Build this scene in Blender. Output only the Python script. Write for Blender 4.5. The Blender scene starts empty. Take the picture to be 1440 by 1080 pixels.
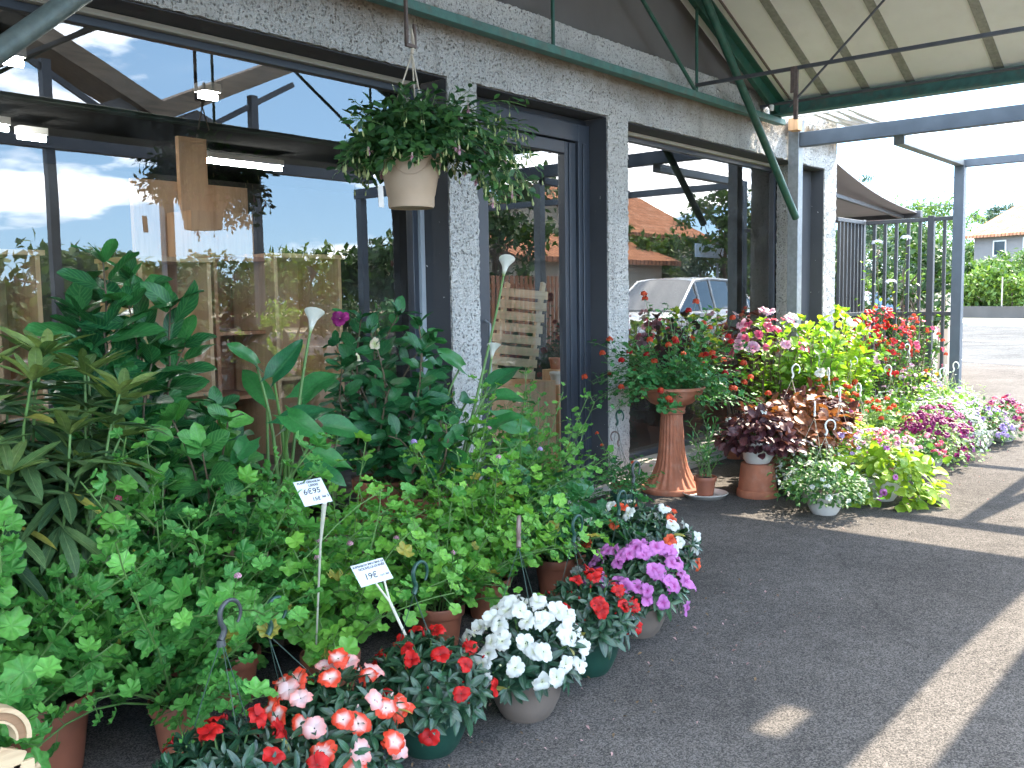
import bpy, math, random
import numpy as np
from mathutils import Matrix, Vector, noise as mnoise
SEED = 11
rng = np.random.default_rng(SEED); random.seed(SEED)
D = bpy.data
SC = bpy.context.scene
COL = SC.collection
PI = math.pi
U = lambda a, b, n=None: rng.uniform(a, b, n)

# ------------------------------------------------------------------ camera
F, YAW, PITCH, ROLL, H = 1335., math.radians(39.784), math.radians(5.155), math.radians(-.883), 1.5
_f = np.array([math.cos(YAW)*math.cos(PITCH), math.sin(YAW)*math.cos(PITCH), -math.sin(PITCH)])
_r = np.array([math.sin(YAW), -math.cos(YAW), 0.]); _u = np.cross(_r, _f)
_c, _s = math.cos(ROLL), math.sin(ROLL)
CAMM = np.array([_r*_c+_u*_s, -_r*_s+_u*_c, _f])
cam = D.objects.new('camera', D.cameras.new('camera')); COL.objects.link(cam)
m = Matrix.Identity(4)
for i in range(3):
    m[i][0] = CAMM[0][i]; m[i][1] = CAMM[1][i]; m[i][2] = -CAMM[2][i]
m[0][3], m[1][3], m[2][3] = 0, 0, H
cam.matrix_world = m
cam.data.sensor_width = 36; cam.data.lens = 36*F/1440; cam.data.clip_start = .05; cam.data.clip_end = 2000
SC.camera = cam
def ray(x, y): return np.array([(x-720)/F, (540-y)/F, 1.]) @ CAMM
def atY(x, y, Y): d = ray(x, y); return np.array([0, 0, H]) + d*(Y/d[1])
def atX(x, y, X): d = ray(x, y); return np.array([0, 0, H]) + d*(X/d[0])
def atG(x, y, z=0.): d = ray(x, y); return np.array([0, 0, H]) + d*((z-H)/d[2])

# ------------------------------------------------------------------ mesh builder
class MB:
    def __init__(s): s.V=[]; s.UV=[]; s.F=[]; s.n=0
    def add(s, v, f, uv=None):
        v = np.asarray(v, float).reshape(-1, 3)
        if uv is None: uv = np.zeros((len(v), 2))
        s.V.append(v); s.UV.append(np.asarray(uv, float))
        if isinstance(f, np.ndarray): f = [f]
        for a in f:
            a = np.asarray(a, int)
            if a.ndim == 1: a = a[None]
            s.F.append(a + s.n)
        s.n += len(v)
        return s
    def box(s, lo, hi, M=None):
        lo, hi = np.array(lo, float), np.array(hi, float)
        v = np.array([[(lo, hi)[i][0], (lo, hi)[j][1], (lo, hi)[k][2]] for i in (0,1) for j in (0,1) for k in (0,1)])
        if M is not None: v = v @ np.array(M.to_3x3()).T + np.array(M.translation)
        return s.add(v, np.array([[0,1,3,2],[4,6,7,5],[0,4,5,1],[2,3,7,6],[0,2,6,4],[1,5,7,3]]))
    def bar(s, a, b, w, h, up=(0,0,1)):
        a, b = np.array(a, float), np.array(b, float); d = b-a; L = np.linalg.norm(d); d /= L
        x = np.cross(d, up); x /= np.linalg.norm(x); z = np.cross(x, d)
        v = np.array([[i*w/2, j*L, k*h/2] for i in (-1,1) for j in (0,1) for k in (-1,1)])
        return s.add(a + v[:, :1]*x + v[:, 1:2]*d + v[:, 2:]*z, np.array([[0,1,3,2],[4,6,7,5],[0,4,5,1],[2,3,7,6],[0,2,6,4],[1,5,7,3]]))
    def tube(s, P, R, seg=8, cap=True):
        P = np.asarray(P, float); n = len(P); R = np.broadcast_to(np.asarray(R, float), (n,))
        T = np.gradient(P, axis=0); T /= np.linalg.norm(T, axis=1)[:, None]+1e-9
        ref = np.array([0,0,1.]) if abs(T[0][2]) < .9 else np.array([1.,0,0])
        V = []
        x = np.cross(T[0], ref)
        for i in range(n):
            x = x - T[i]*(x@T[i]); x /= np.linalg.norm(x)+1e-9; y = np.cross(T[i], x)
            a = np.arange(seg)*2*PI/seg
            V.append(P[i] + R[i]*(np.cos(a)[:,None]*x + np.sin(a)[:,None]*y))
        V = np.concatenate(V)
        k = np.arange(seg); k2 = (k+1) % seg
        Fq = np.concatenate([np.stack([i*seg+k, i*seg+k2, (i+1)*seg+k2, (i+1)*seg+k], 1) for i in range(n-1)])
        fs = [Fq]
        if cap: fs += [np.arange(seg)[::-1], np.arange(seg)+(n-1)*seg]
        return s.add(V, fs)
    def lathe(s, prof, seg=40, c=(0,0,0), flute=0, fl=0, capb=True, capt=False):
        prof = np.array(prof, float); n = len(prof); a = np.arange(seg)*2*PI/seg
        V = []
        for r, z in prof:
            rr = r*(1 - fl*(.5+.5*np.cos(a*flute))) if flute else r+0*a
            V.append(np.stack([rr*np.cos(a), rr*np.sin(a), z+0*a], 1))
        V = np.concatenate(V) + np.array(c)
        k = np.arange(seg); k2 = (k+1) % seg
        fs = [np.concatenate([np.stack([i*seg+k, i*seg+k2, (i+1)*seg+k2, (i+1)*seg+k], 1) for i in range(n-1)])]
        if capb: fs.append(k[::-1])
        if capt: fs.append(k+(n-1)*seg)
        return s.add(V, fs)
    def place(s, tm, pos, d, up, sc):
        """stamp leaf templates: tm is a list of (V, [F...], UV)"""
        pos, d, up = [np.asarray(q, float).reshape(-1, 3) for q in (pos, d, up)]
        N = len(pos)
        if N == 0: return s
        sc = np.broadcast_to(np.asarray(sc, float), (N,))
        d = d/(np.linalg.norm(d, axis=1)[:, None]+1e-9)
        x = np.cross(d, up); x /= np.linalg.norm(x, axis=1)[:, None]+1e-9
        z = np.cross(x, d)
        pick = rng.integers(0, len(tm), N)
        for t, (V, Fs, UV) in enumerate(tm):
            I = np.where(pick == t)[0]
            if len(I) == 0: continue
            W = pos[I][:, None] + sc[I][:, None, None]*(V[None,:,0:1]*x[I][:,None] + V[None,:,1:2]*d[I][:,None] + V[None,:,2:3]*z[I][:,None])
            off = np.arange(len(I))*len(V)
            fs = [(f[None] + off[:, None, None]).reshape(-1, f.shape[1]) for f in Fs]
            s.add(W.reshape(-1, 3), fs, np.tile(UV, (len(I), 1)))
        return s
    def mesh(s, name, mat, smooth=True, sharp=35):
        me = D.meshes.new(name)
        V = np.concatenate(s.V); UV = np.concatenate(s.UV)
        lt = np.concatenate([np.full(len(f), f.shape[1]) for f in s.F]); lv = np.concatenate([f.ravel() for f in s.F])
        me.vertices.add(len(V)); me.vertices.foreach_set('co', V.ravel())
        me.loops.add(len(lv)); me.loops.foreach_set('vertex_index', lv)
        me.polygons.add(len(lt)); me.polygons.foreach_set('loop_start', np.concatenate([[0], np.cumsum(lt)[:-1]]))
        me.polygons.foreach_set('loop_total', lt)
        me.update(calc_edges=True)
        uvl = me.uv_layers.new(name='UVMap'); uvl.data.foreach_set('uv', UV[lv].ravel())
        me.polygons.foreach_set('use_smooth', np.full(len(lt), bool(smooth)))
        me.validate()
        if smooth and sharp: me.set_sharp_from_angle(angle=math.radians(sharp))
        me.materials.append(mat)
        return me
    def build(s, name, mat, parent=None, smooth=True, sharp=35, bev=0):
        o = D.objects.new(name, s.mesh(name, mat, smooth, sharp)); COL.objects.link(o)
        if parent is not None: o.parent = parent
        if bev:
            b = o.modifiers.new('bevel', 'BEVEL'); b.width = bev; b.segments = 2; b.limit_method = 'ANGLE'
        return o

def tag(o, label, cat, group=None):
    o['label'] = label; o['category'] = cat
    if group: o['group'] = group
    return o
def thing(name, label, cat, loc=(0,0,0), rz=0, group=None):
    o = D.objects.new(name, None); COL.objects.link(o); o.location = loc; o.rotation_euler = (0, 0, rz)
    o.empty_display_size = .1
    return tag(o, label, cat, group)
def structure(o): o['kind'] = 'structure'; return o
def kids(o): return [c for c in o.children]
def copy_tree(o, parent=None):
    c = o.copy(); COL.objects.link(c); c.parent = parent
    for ch in kids(o): copy_tree(ch, c)
    return c

# ------------------------------------------------------------------ materials
class NT:
    def __init__(s, name):
        s.m = D.materials.new(name); s.m.use_nodes = True; s.t = s.m.node_tree; s.t.nodes.clear()
        s.out = s.t.nodes.new('ShaderNodeOutputMaterial')
    def n(s, typ, **kw):
        nd = s.t.nodes.new('ShaderNode'+typ)
        for k, v in kw.items():
            if k.startswith('i_'):
                key = k[2:].replace('_', ' '); nd.inputs[int(key) if key.isdigit() else key].default_value = v
            else: setattr(nd, k, v)
        return nd
    def l(s, a, b): s.t.links.new(a, b)
    def math(s, op, a, b=None, c=None, clamp=False):
        nd = s.n('Math', operation=op); nd.use_clamp = clamp
        for i, v in enumerate((a, b, c)):
            if v is None: continue
            if isinstance(v, (int, float)): nd.inputs[i].default_value = v
            else: s.l(v, nd.inputs[i])
        return nd.outputs[0]
    def mix(s, f, a, b, blend='MIX'):
        nd = s.n('Mix', data_type='RGBA', blend_type=blend)
        for i, v in ((0, f), (6, a), (7, b)):
            if isinstance(v, (int, float)): nd.inputs[i].default_value = v
            elif isinstance(v, tuple): nd.inputs[i].default_value = (*v, 1)[:4]
            else: s.l(v, nd.inputs[i])
        return nd.outputs[2]
    def ramp(s, f, stops):
        nd = s.n('ValToRGB'); cr = nd.color_ramp
        while len(cr.elements) < len(stops): cr.elements.new(.5)
        for e, (p, c) in zip(cr.elements, stops):
            e.position = p; e.color = (*c, 1) if isinstance(c, tuple) else (c, c, c, 1)
        s.l(f, nd.inputs[0]); return nd.outputs[0]
    def noise(s, scale, detail=3, rough=.55, vec=None):
        nd = s.n('TexNoise', i_Scale=scale, i_Detail=detail, i_Roughness=rough)
        s.l(vec if vec is not None else s.obj(), nd.inputs['Vector']); return nd.outputs[0]
    def obj(s):
        if not hasattr(s, '_o'): s._o = s.n('TexCoord')
        return s._o.outputs['Object']
    def uv(s):
        if not hasattr(s, '_o'): s._o = s.n('TexCoord')
        return s._o.outputs['UV']
    def bump(s, h, strength=.5, dist=.01):
        nd = s.n('Bump', i_Strength=strength, i_Distance=dist); s.l(h, nd.inputs['Height']); return nd.outputs[0]
    def bsdf(s, col, rough=.6, metal=0, spec=.5, normal=None):
        b = s.n('BsdfPrincipled', i_Metallic=metal); b.inputs['Specular IOR Level'].default_value = spec
        if isinstance(col, tuple): b.inputs['Base Color'].default_value = (*col, 1)
        else: s.l(col, b.inputs['Base Color'])
        if isinstance(rough, (int, float)): b.inputs['Roughness'].default_value = rough
        else: s.l(rough, b.inputs['Roughness'])
        if normal is not None: s.l(normal, b.inputs['Normal'])
        return b
    def done(s, sh): s.l(sh.outputs[0] if hasattr(sh, 'outputs') else sh, s.out.inputs[0]); return s.m

def plain(name, col, rough=.6, metal=0, var=.18, scale=9, bump=.15, bscale=60, spec=.5, dirt=None):
    t = NT(name)
    nz = t.noise(scale, 4); k = t.ramp(nz, [(.3, 1-var), (.7, 1+var*.6)])
    c = t.mix(1.0, tuple(col), k, 'MULTIPLY')
    if dirt:
        d = t.ramp(t.noise(scale*.6+1.7, 6, .7), [(.5, 0.), (.72, 1.)])
        c = t.mix(t.math('MULTIPLY', d, dirt[3]), c, tuple(dirt[:3]))
    nrm = t.bump(t.noise(bscale, 3), bump, .004)
    r = t.math('ADD', t.math('MULTIPLY', nz, .25), rough-.12)
    return t.done(t.bsdf(c, r, metal, spec, nrm))

def leafmat(name, dark, light, vein=(.2,.3,.1), veins=7, vs=.35, mid=.5, trans=.3, rough=.42, radial=False, zone=None, spec=.4, yellow=.0):
    t = NT(name)
    sx = t.n('SeparateXYZ'); t.l(t.uv(), sx.inputs[0]); u, v = sx.outputs[0], sx.outputs[1]
    geo = t.n('NewGeometry'); rnd = geo.outputs['Random Per Island']
    c = t.ramp(rnd, [(0, tuple(dark)), (.62, tuple((np.array(dark)+light)/2)), (1, tuple(light))])
    if yellow:
        hit = t.math('GREATER_THAN', t.math('FRACT', t.math('MULTIPLY', rnd, 37.3)), 1-yellow)
        c = t.mix(hit, c, (.30, .27, .05))
    if radial:
        du = t.math('SUBTRACT', u, .5); dv = t.math('SUBTRACT', v, .5)
        ang = t.math('ARCTAN2', du, dv); rr = t.math('SQRT', t.math('ADD', t.math('MULTIPLY', du, du), t.math('MULTIPLY', dv, dv)))
        w = t.math('POWER', t.math('ABSOLUTE', t.math('COSINE', t.math('MULTIPLY', ang, veins/2))), 14)
        h = t.math('MULTIPLY', w, vs, clamp=True)
        if zone:
            z = t.ramp(rr, [(.18, 0.), (.26, 1.), (.34, 1.), (.42, 0.)]); c = t.mix(t.math('MULTIPLY', z, .6), c, tuple(zone))
    else:
        au = t.math('ABSOLUTE', t.math('SUBTRACT', u, .5))
        md = t.math('SUBTRACT', 1., t.math('MULTIPLY', au, 18.), clamp=True)
        lat = t.math('POWER', t.math('ABSOLUTE', t.math('SINE', t.math('MULTIPLY', t.math('SUBTRACT', v, t.math('MULTIPLY', au, .75)), veins*PI))), 10)
        lat = t.math('MULTIPLY', lat, vs); h = t.math('MAXIMUM', t.math('MULTIPLY', md, mid), lat, clamp=True)
    c = t.mix(h, c, tuple(vein))
    mot = t.ramp(t.noise(70, 3), [(.3, .8), (.7, 1.15)]); c = t.mix(1., c, mot, 'MULTIPLY')
    oi = t.n('ObjectInfo'); c = t.mix(1., c, t.ramp(oi.outputs['Random'], [(0., (.86,.84,.95)), (.5, (1.,1.,.95)), (1., (1.28,1.14,.85))]), 'MULTIPLY')
    b = t.bsdf(c, rough, 0, spec, t.bump(t.math('ADD', h, t.math('MULTIPLY', t.noise(120, 2), .5)), .35, .003))
    tr = t.n('BsdfTranslucent'); t.l(t.mix(1., c, (1.0, 1.05, .45), 'MULTIPLY'), tr.inputs[0])
    mx = t.n('MixShader', i_0=trans); t.l(b.outputs[0], mx.inputs[1]); t.l(tr.outputs[0], mx.inputs[2])
    return t.done(mx)

def petalmat(name, inner, outer, stops=(.15, .6), var=.25, trans=.35, rough=.5):
    t = NT(name)
    sx = t.n('SeparateXYZ'); t.l(t.uv(), sx.inputs[0]); v = sx.outputs[1]
    geo = t.n('NewGeometry'); rnd = geo.outputs['Random Per Island']
    w = t.math('ADD', v, t.math('MULTIPLY', t.math('SUBTRACT', rnd, .5), .25))
    c = t.ramp(w, [(stops[0], tuple(inner)), (stops[1], tuple(outer))])
    k = t.ramp(rnd, [(0, 1-var), (1, 1.)]); c = t.mix(1., c, k, 'MULTIPLY')
    b = t.bsdf(c, rough, 0, .3, t.bump(t.noise(90, 2), .2, .002))
    tr = t.n('BsdfTranslucent'); t.l(c, tr.inputs[0])
    mx = t.n('MixShader', i_0=trans); t.l(b.outputs[0], mx.inputs[1]); t.l(tr.outputs[0], mx.inputs[2])
    return t.done(mx)

def m_roughcast():
    t = NT('roughcast render')
    v = t.n('TexVoronoi', i_Scale=44.); t.l(t.obj(), v.inputs['Vector'])
    n1 = t.noise(66, 4, .68); n2 = t.noise(2.2, 4, .6)
    pit = t.ramp(t.math('ADD', t.math('MULTIPLY', v.outputs['Distance'], .55), t.math('MULTIPLY', n1, .65)), [(.34, 0.), (.52, 1.)])
    c = t.mix(pit, (.40, .39, .365), (.62, .605, .575))
    c = t.mix(t.ramp(n1, [(.33, 1.), (.44, 0.)]), c, (.13, .127, .12))
    c = t.mix(t.math('MULTIPLY', t.ramp(n2, [(.42, 0.), (.75, 1.)]), .35), c, (.33, .31, .27))
    sx = t.n('SeparateXYZ'); t.l(t.obj(), sx.inputs[0]); z = sx.outputs[2]
    mp = t.n('Mapping'); t.l(t.obj(), mp.inputs[0]); mp.inputs['Scale'].default_value = (7., 7., .45)
    stk = t.ramp(t.noise(1., 5, .6, mp.outputs[0]), [(.52, 0.), (.75, 1.)]); c = t.mix(t.math('MULTIPLY', stk, .4), c, (.24, .225, .20))
    spl = t.n('MapRange', i_1=.45, i_2=.05, i_3=0., i_4=.55); t.l(t.math('ADD', z, t.math('MULTIPLY', t.noise(5., 4), -.2)), spl.inputs[0]); c = t.mix(spl.outputs[0], c, (.2, .175, .14))
    st = t.n('MapRange', i_1=3.12, i_2=3.32, i_3=0., i_4=1.); t.l(t.math('ADD', z, t.math('MULTIPLY', t.noise(2.6, 5, .7), .3)), st.inputs[0])
    en = t.n('MapRange', i_1=3.36, i_2=3.4, i_3=1., i_4=0.); t.l(t.math('ADD', z, t.math('MULTIPLY', t.noise(2.6, 5, .7), .3)), en.inputs[0])
    rust = t.math('MULTIPLY', t.math('MULTIPLY', st.outputs[0], en.outputs[0]), .9)
    c = t.mix(rust, c, (.2, .145, .09))
    return t.done(t.bsdf(c, .92, 0, .2, t.bump(t.math('ADD', t.math('MULTIPLY', pit, .6), n1), 1., .022)))

def m_asphalt(name, a=(.052,.052,.056), b=(.125,.12,.118), sc=210):
    t = NT(name)
    v = t.n('TexVoronoi', i_Scale=float(sc)); t.l(t.obj(), v.inputs['Vector'])
    n1 = t.noise(sc*.55, 4, .7); n2 = t.noise(.9, 5, .6); n3 = t.noise(11, 4, .65)
    sp = t.math('ADD', t.math('MULTIPLY', t.n_col(v), .6), t.math('MULTIPLY', n1, .45))
    c = t.ramp(sp, [(.15, tuple(np.array(a)*.6)), (.40, tuple(np.array(a)*1.1)), (.64, tuple(np.array(b)*.95)), (.9, tuple(np.array(b)*1.35))])
    c = t.mix(1., c, t.ramp(n2, [(.3, .82), (.7, 1.15)]), 'MULTIPLY')
    c = t.mix(1., c, t.ramp(n3, [(.3, .85), (.7, 1.12)]), 'MULTIPLY')
    n4 = t.noise(.55, 6, .72); c = t.mix(t.math('MULTIPLY', t.ramp(n4, [(.53, 0.), (.66, 1.)]), .45), c, tuple(np.array(a)*.6))
    vc = t.n('TexVoronoi', feature='DISTANCE_TO_EDGE', i_Scale=.42); wv = t.n('VectorMath', operation='ADD'); t.l(t.obj(), wv.inputs[0]); nz_ = t.n('TexNoise', i_Scale=2.2, i_Detail=5.); t.l(t.obj(), nz_.inputs['Vector']); sc_ = t.n('VectorMath', operation='SCALE'); sc_.inputs['Scale'].default_value=.5; t.l(nz_.outputs['Color'], sc_.inputs[0]); t.l(sc_.outputs[0], wv.inputs[1]); t.l(wv.outputs[0], vc.inputs['Vector'])
    c = t.mix(t.math('MULTIPLY', t.ramp(vc.outputs[0], [(.0015, 1.), (.004, 0.)]), .25), c, (.02,.02,.02))
    return t.done(t.bsdf(c, .95, 0, .0, t.bump(t.math('ADD', t.math('MULTIPLY', v.outputs['Distance'], -.8), n1), .55, .0035)))
def _ncol(s, v):
    sx = s.n('SeparateColor'); s.l(v.outputs['Color'], sx.inputs[0]); return sx.outputs[0]
NT.n_col = _ncol

def m_wood(name, a=(.42,.27,.15), b=(.26,.15,.08), axis=2, sc=1.):
    t = NT(name)
    mp = t.n('Mapping'); t.l(t.obj(), mp.inputs[0])
    s = [22*sc]*3; s[axis] = 1.6*sc; mp.inputs['Scale'].default_value = s
    n = t.noise(1., 5, .65, mp.outputs[0]); n2 = t.noise(1.4, 3)
    c = t.ramp(n, [(.3, b), (.5, tuple((np.array(a)*.7+np.array(b)*.3))), (.68, a)])
    c = t.mix(1., c, t.ramp(n2, [(.3, .78), (.7, 1.1)]), 'MULTIPLY')
    return t.done(t.bsdf(c, .65, 0, .3, t.bump(n, .25, .003)))

def m_glass(name, f0=.10, tint=(.93,.96,.96)):
    t = NT(name)
    lw = t.n('LayerWeight', i_Blend=.5); fc = lw.outputs['Facing']
    p5 = t.math('POWER', fc, 5.)
    fr = t.math('ADD', t.math('MULTIPLY', p5, 1-f0), f0, clamp=True)
    tr = t.n('BsdfTransparent'); tr.inputs[0].default_value = (*tint, 1)
    nrm = t.bump(t.noise(1.1, 2), .02, .02)
    gl = t.n('BsdfGlossy'); gl.inputs['Roughness'].default_value = .004; t.l(nrm, gl.inputs['Normal'])
    mx = t.n('MixShader'); t.l(fr, mx.inputs[0]); t.l(tr.outputs[0], mx.inputs[1]); t.l(gl.outputs[0], mx.inputs[2])
    df = t.n('BsdfDiffuse'); df.inputs[0].default_value = (.6,.6,.58,1); sm = t.math('MULTIPLY', t.ramp(t.noise(2.3,6,.7), [(.45,0.),(.8,1.)]), .07)
    m2 = t.n('MixShader'); t.l(sm, m2.inputs[0]); t.l(mx.outputs[0], m2.inputs[1]); t.l(df.outputs[0], m2.inputs[2])
    return t.done(m2)
def m_emit(name, col, st):
    t = NT(name); e = t.n('Emission'); e.inputs[0].default_value = (*col, 1); e.inputs[1].default_value = st
    return t.done(e)

M = {}
M['roughcast'] = m_roughcast()
M['asphalt'] = m_asphalt('asphalt', (.063,.059,.056), (.128,.117,.107))
M['road'] = m_asphalt('road asphalt', (.065,.065,.065), (.11,.11,.108), 120)
M['alu'] = plain('dark aluminium', (.035,.042,.055), .38, 0, .1, 5, .05, 90)
M['reveal'] = plain('dark painted reveal', (.05,.053,.06), .7, 0, .15, 4, .2, 80)
M['gable'] = plain('grey gable board', (.125,.115,.108), .8, 0, .22, 2.2, .15, 40)
M['strip'] = plain('beige blind box', (.44,.42,.37), .5, 0, .08, 4, .05, 50)
M['strip2'] = plain('pale grey guide', (.36,.4,.44), .5, 0, .08, 4, .05, 50)
M['glass'] = m_glass('window glass', .165)
M['doorglass'] = m_glass('door glass', .165)
M['green'] = plain('weathered green paint', (.016,.085,.058), .5, 0, .35, 14, .25, 90, dirt=(.1,.12,.09,.35))
M['greenlt'] = plain('chalky green paint', (.055,.15,.125), .6, 0, .3, 14, .3, 90, dirt=(.12,.1,.07,.6))
M['bluebeam'] = plain('blue grey steel', (.075,.095,.12), .5, 0, .15, 6, .1, 60)
M['galv'] = plain('galvanised steel', (.25,.27,.28), .5, .45, .22, 26, .1, 80)
M['pipe'] = plain('dull green galvanised pipe', (.12,.155,.145), .5, .25, .3, 20, .15, 80, dirt=(.2,.2,.17,.4))
M['rail'] = plain('dark grey rail steel', (.07,.072,.078), .5, .2, .25, 18, .15, 80)
M['rust'] = plain('rusty steel bar', (.13,.095,.08), .75, .1, .35, 30, .3, 120)
M['sheet'] = plain('off white roof sheet', (.82,.80,.745), .7, 0, .12, 1.1, .12, 14, dirt=(.6,.56,.46,.25))
M['batten'] = plain('aluminium batten', (.30,.29,.25), .6, .15, .25, 30, .15, 60)
M['concrete'] = plain('pale concrete', (.35,.33,.3), .9, 0, .2, 3, .4, 60)
M['fence'] = plain('anthracite fence paint', (.045,.05,.058), .5, 0, .15, 6, .1, 60)
M['cloth'] = plain('grey awning cloth', (.33,.31,.32), .85, 0, .1, 3, .1, 200)
M['white'] = plain('white painted metal', (.72,.72,.70), .5, 0, .1, 5, .05, 50)
M['terra'] = plain('terracotta', (.36,.125,.065), .8, 0, .25, 12, .25, 90, dirt=(.42,.26,.19,.4))
M['terrap'] = plain('terracotta plastic', (.30,.105,.06), .55, 0, .15, 9, .08, 60)
M['taupe'] = plain('taupe plastic', (.155,.122,.10), .5, 0, .1, 12, .1, 70)
M['greenpot'] = plain('dark green plastic', (.012,.052,.036), .38, 0, .15, 12, .06, 60)
M['cream'] = plain('cream plastic', (.47,.34,.235), .55, 0, .1, 7, .1, 60)
M['whitepot'] = plain('white plastic pot', (.62,.58,.53), .5, 0, .1, 9, .06, 60)
M['soil'] = plain('potting soil', (.03,.021,.015), .95, 0, .5, 60, 1., 110)
M['hookg'] = plain('dark green hook plastic', (.01,.05,.035), .35, 0, .1, 12, .05, 60)
M['hookw'] = plain('white hook plastic', (.75,.75,.72), .45, 0, .06, 12, .05, 60)
M['hookb'] = plain('brown hook plastic', (.17,.115,.1), .45, 0, .1, 12, .05, 60)
M['hookk'] = plain('smoky grey hook plastic', (.05,.055,.055), .4, 0, .1, 12, .05, 60)
M['wire'] = plain('dark green wire', (.03,.06,.045), .45, .3, .1, 12, .05, 60)
M['wirew'] = plain('pale cord', (.55,.47,.36), .8, 0, .15, 40, .3, 200)
M['stem'] = plain('green stem', (.10,.20,.05), .5, 0, .25, 20, .1, 90)
M['stemb'] = plain('woody stem', (.12,.085,.05), .8, 0, .3, 30, .4, 120)
M['paper'] = plain('white label card', (.52,.56,.60), .5, 0, .03, 4, .02, 50)
M['ink'] = plain('black marker ink', (.02,.02,.025), .6, 0, .02, 4, .02, 50)
M['stakew'] = plain('pale stake', (.55,.52,.42), .6, 0, .15, 30, .2, 90)
M['ply'] = m_wood('plywood', (.66,.40,.22), (.48,.26,.13))
M['plyd'] = m_wood('brown board', (.46,.2,.1), (.28,.11,.055))
M['oldwood'] = m_wood('old bench wood', (.24,.175,.115), (.11,.08,.055), 0)
M['palewood'] = m_wood('pale crate slat', (.60,.45,.26), (.42,.29,.16), 0)
M['decowood'] = m_wood('pale carved wood', (.62,.46,.28), (.45,.3,.17), 0, 2.)
M['decowoodd'] = m_wood('brown carved wood', (.34,.2,.11), (.22,.12,.06), 0, 2.)
M['bark'] = plain('bark', (.12,.09,.065), .9, 0, .4, 8, .8, 40)
# foliage
M['lf_ger'] = leafmat('zonal geranium leaf', (.035,.185,.04), (.14,.42,.085), (.17,.36,.12), 7, .45, radial=True, trans=.30, rough=.55, yellow=.012)
M['lf_ger2'] = leafmat('ivy geranium leaf', (.05,.22,.035), (.20,.48,.075), (.2,.36,.12), 5, .4, radial=True, trans=.30, rough=.5, yellow=.015)
M['lf_gerd'] = leafmat('deep green geranium leaf', (.022,.14,.04), (.09,.30,.08), (.1,.25,.09), 7, .35, radial=True, trans=.27, rough=.5)
M['lf_big'] = leafmat('glossy broad leaf', (.010,.085,.030), (.045,.21,.05), (.10,.26,.09), 7, .55, .7, trans=.22, rough=.33, yellow=.01)
M['lf_brd'] = leafmat('fresh broad leaf', (.016,.11,.034), (.10,.34,.055), (.13,.31,.10), 7, .5, .6, trans=.27, rough=.36)
M['lf_hib'] = leafmat('dark hibiscus leaf', (.010,.082,.032), (.04,.19,.05), (.08,.21,.08), 6, .35, .55, trans=.22, rough=.35)
M['lf_rho'] = leafmat('rhododendron leaf', (.025,.072,.035), (.115,.20,.06), (.19,.26,.11), 9, .2, .75, trans=.2, rough=.42, yellow=.02)
M['lf_rhol'] = leafmat('young rhododendron leaf', (.07,.15,.04), (.25,.33,.09), (.30,.36,.15), 9, .2, .75, trans=.3, rough=.42)
M['lf_cal'] = leafmat('calla leaf', (.016,.115,.042), (.05,.25,.045), (.07,.21,.07), 14, .18, .5, trans=.25, rough=.34)
M['lf_imp'] = leafmat('impatiens leaf', (.008,.036,.02), (.022,.09,.04), (.11,.19,.09), 8, .25, .7, trans=.12, rough=.28, spec=.6, yellow=.01)
M['lf_fuc'] = leafmat('fuchsia leaf', (.011,.055,.025), (.05,.15,.04), (.08,.18,.07), 6, .25, .4, trans=.25, rough=.45)
M['lf_mid'] = leafmat('mid green leaf', (.03,.12,.03), (.11,.27,.06), (.16,.3,.1), 6, .3, .5, trans=.35, rough=.5)
M['lf_lime'] = leafmat('lime leaf', (.19,.36,.025), (.42,.55,.06), (.4,.55,.12), 5, .25, .4, trans=.4, rough=.5)
M['lf_yel'] = leafmat('yellow green leaf', (.11,.28,.03), (.28,.46,.06), (.3,.45,.12), 6, .3, .5, trans=.4, rough=.45)
M['lf_pur'] = leafmat('dark coleus leaf', (.035,.012,.018), (.15,.05,.045), (.22,.08,.08), 6, .3, .5, trans=.25, rough=.4)
M['lf_rust'] = leafmat('rusty coleus leaf', (.17,.05,.02), (.36,.13,.06), (.4,.2,.1), 6, .3, .5, trans=.3, rough=.45)
M['lf_grey'] = leafmat('grey green leaf', (.12,.25,.09), (.32,.46,.2), (.3,.4,.25), 5, .2, .4, trans=.3, rough=.6)
M['lf_tree'] = leafmat('tree leaf', (.02,.065,.016), (.075,.145,.03), (.07,.13,.03), 4, .1, .1, trans=.3, rough=.6)
M['lf_treel'] = leafmat('light tree leaf', (.05,.12,.025), (.15,.25,.05), (.14,.22,.06), 4, .1, .1, trans=.3, rough=.6)
M['lf_pine'] = leafmat('pine needles', (.018,.05,.028), (.05,.10,.055), (.04,.1,.05), 4, .05, .05, trans=.2, rough=.7)
# petals
M['p_white'] = petalmat('white petal', (.66,.68,.42), (.74,.74,.68), stops=(.02,.3), var=.22)
M['p_red'] = petalmat('red petal', (.40,.008,.01), (.62,.016,.014), var=.35)
M['p_coral'] = petalmat('coral white petal', (.85,.66,.60), (.74,.07,.03), (.18,.55), var=.15)
M['p_salmon'] = petalmat('pale salmon petal', (.82,.62,.60), (.80,.30,.26), (.2,.9), var=.12)
M['p_mauve'] = petalmat('mauve petal', (.42,.05,.28), (.60,.20,.52), (.05,.4), var=.25)
M['p_pink'] = petalmat('pale pink petal', (.60,.22,.36), (.78,.48,.58), var=.2)
M['p_hot'] = petalmat('hot pink petal', (.6,.05,.16), (.75,.16,.24), var=.25)
M['p_orange'] = petalmat('orange red petal', (.62,.05,.02), (.75,.12,.04), var=.3)
M['p_lilac'] = petalmat('lilac petal', (.34,.2,.5), (.56,.42,.7), var=.2)
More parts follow.
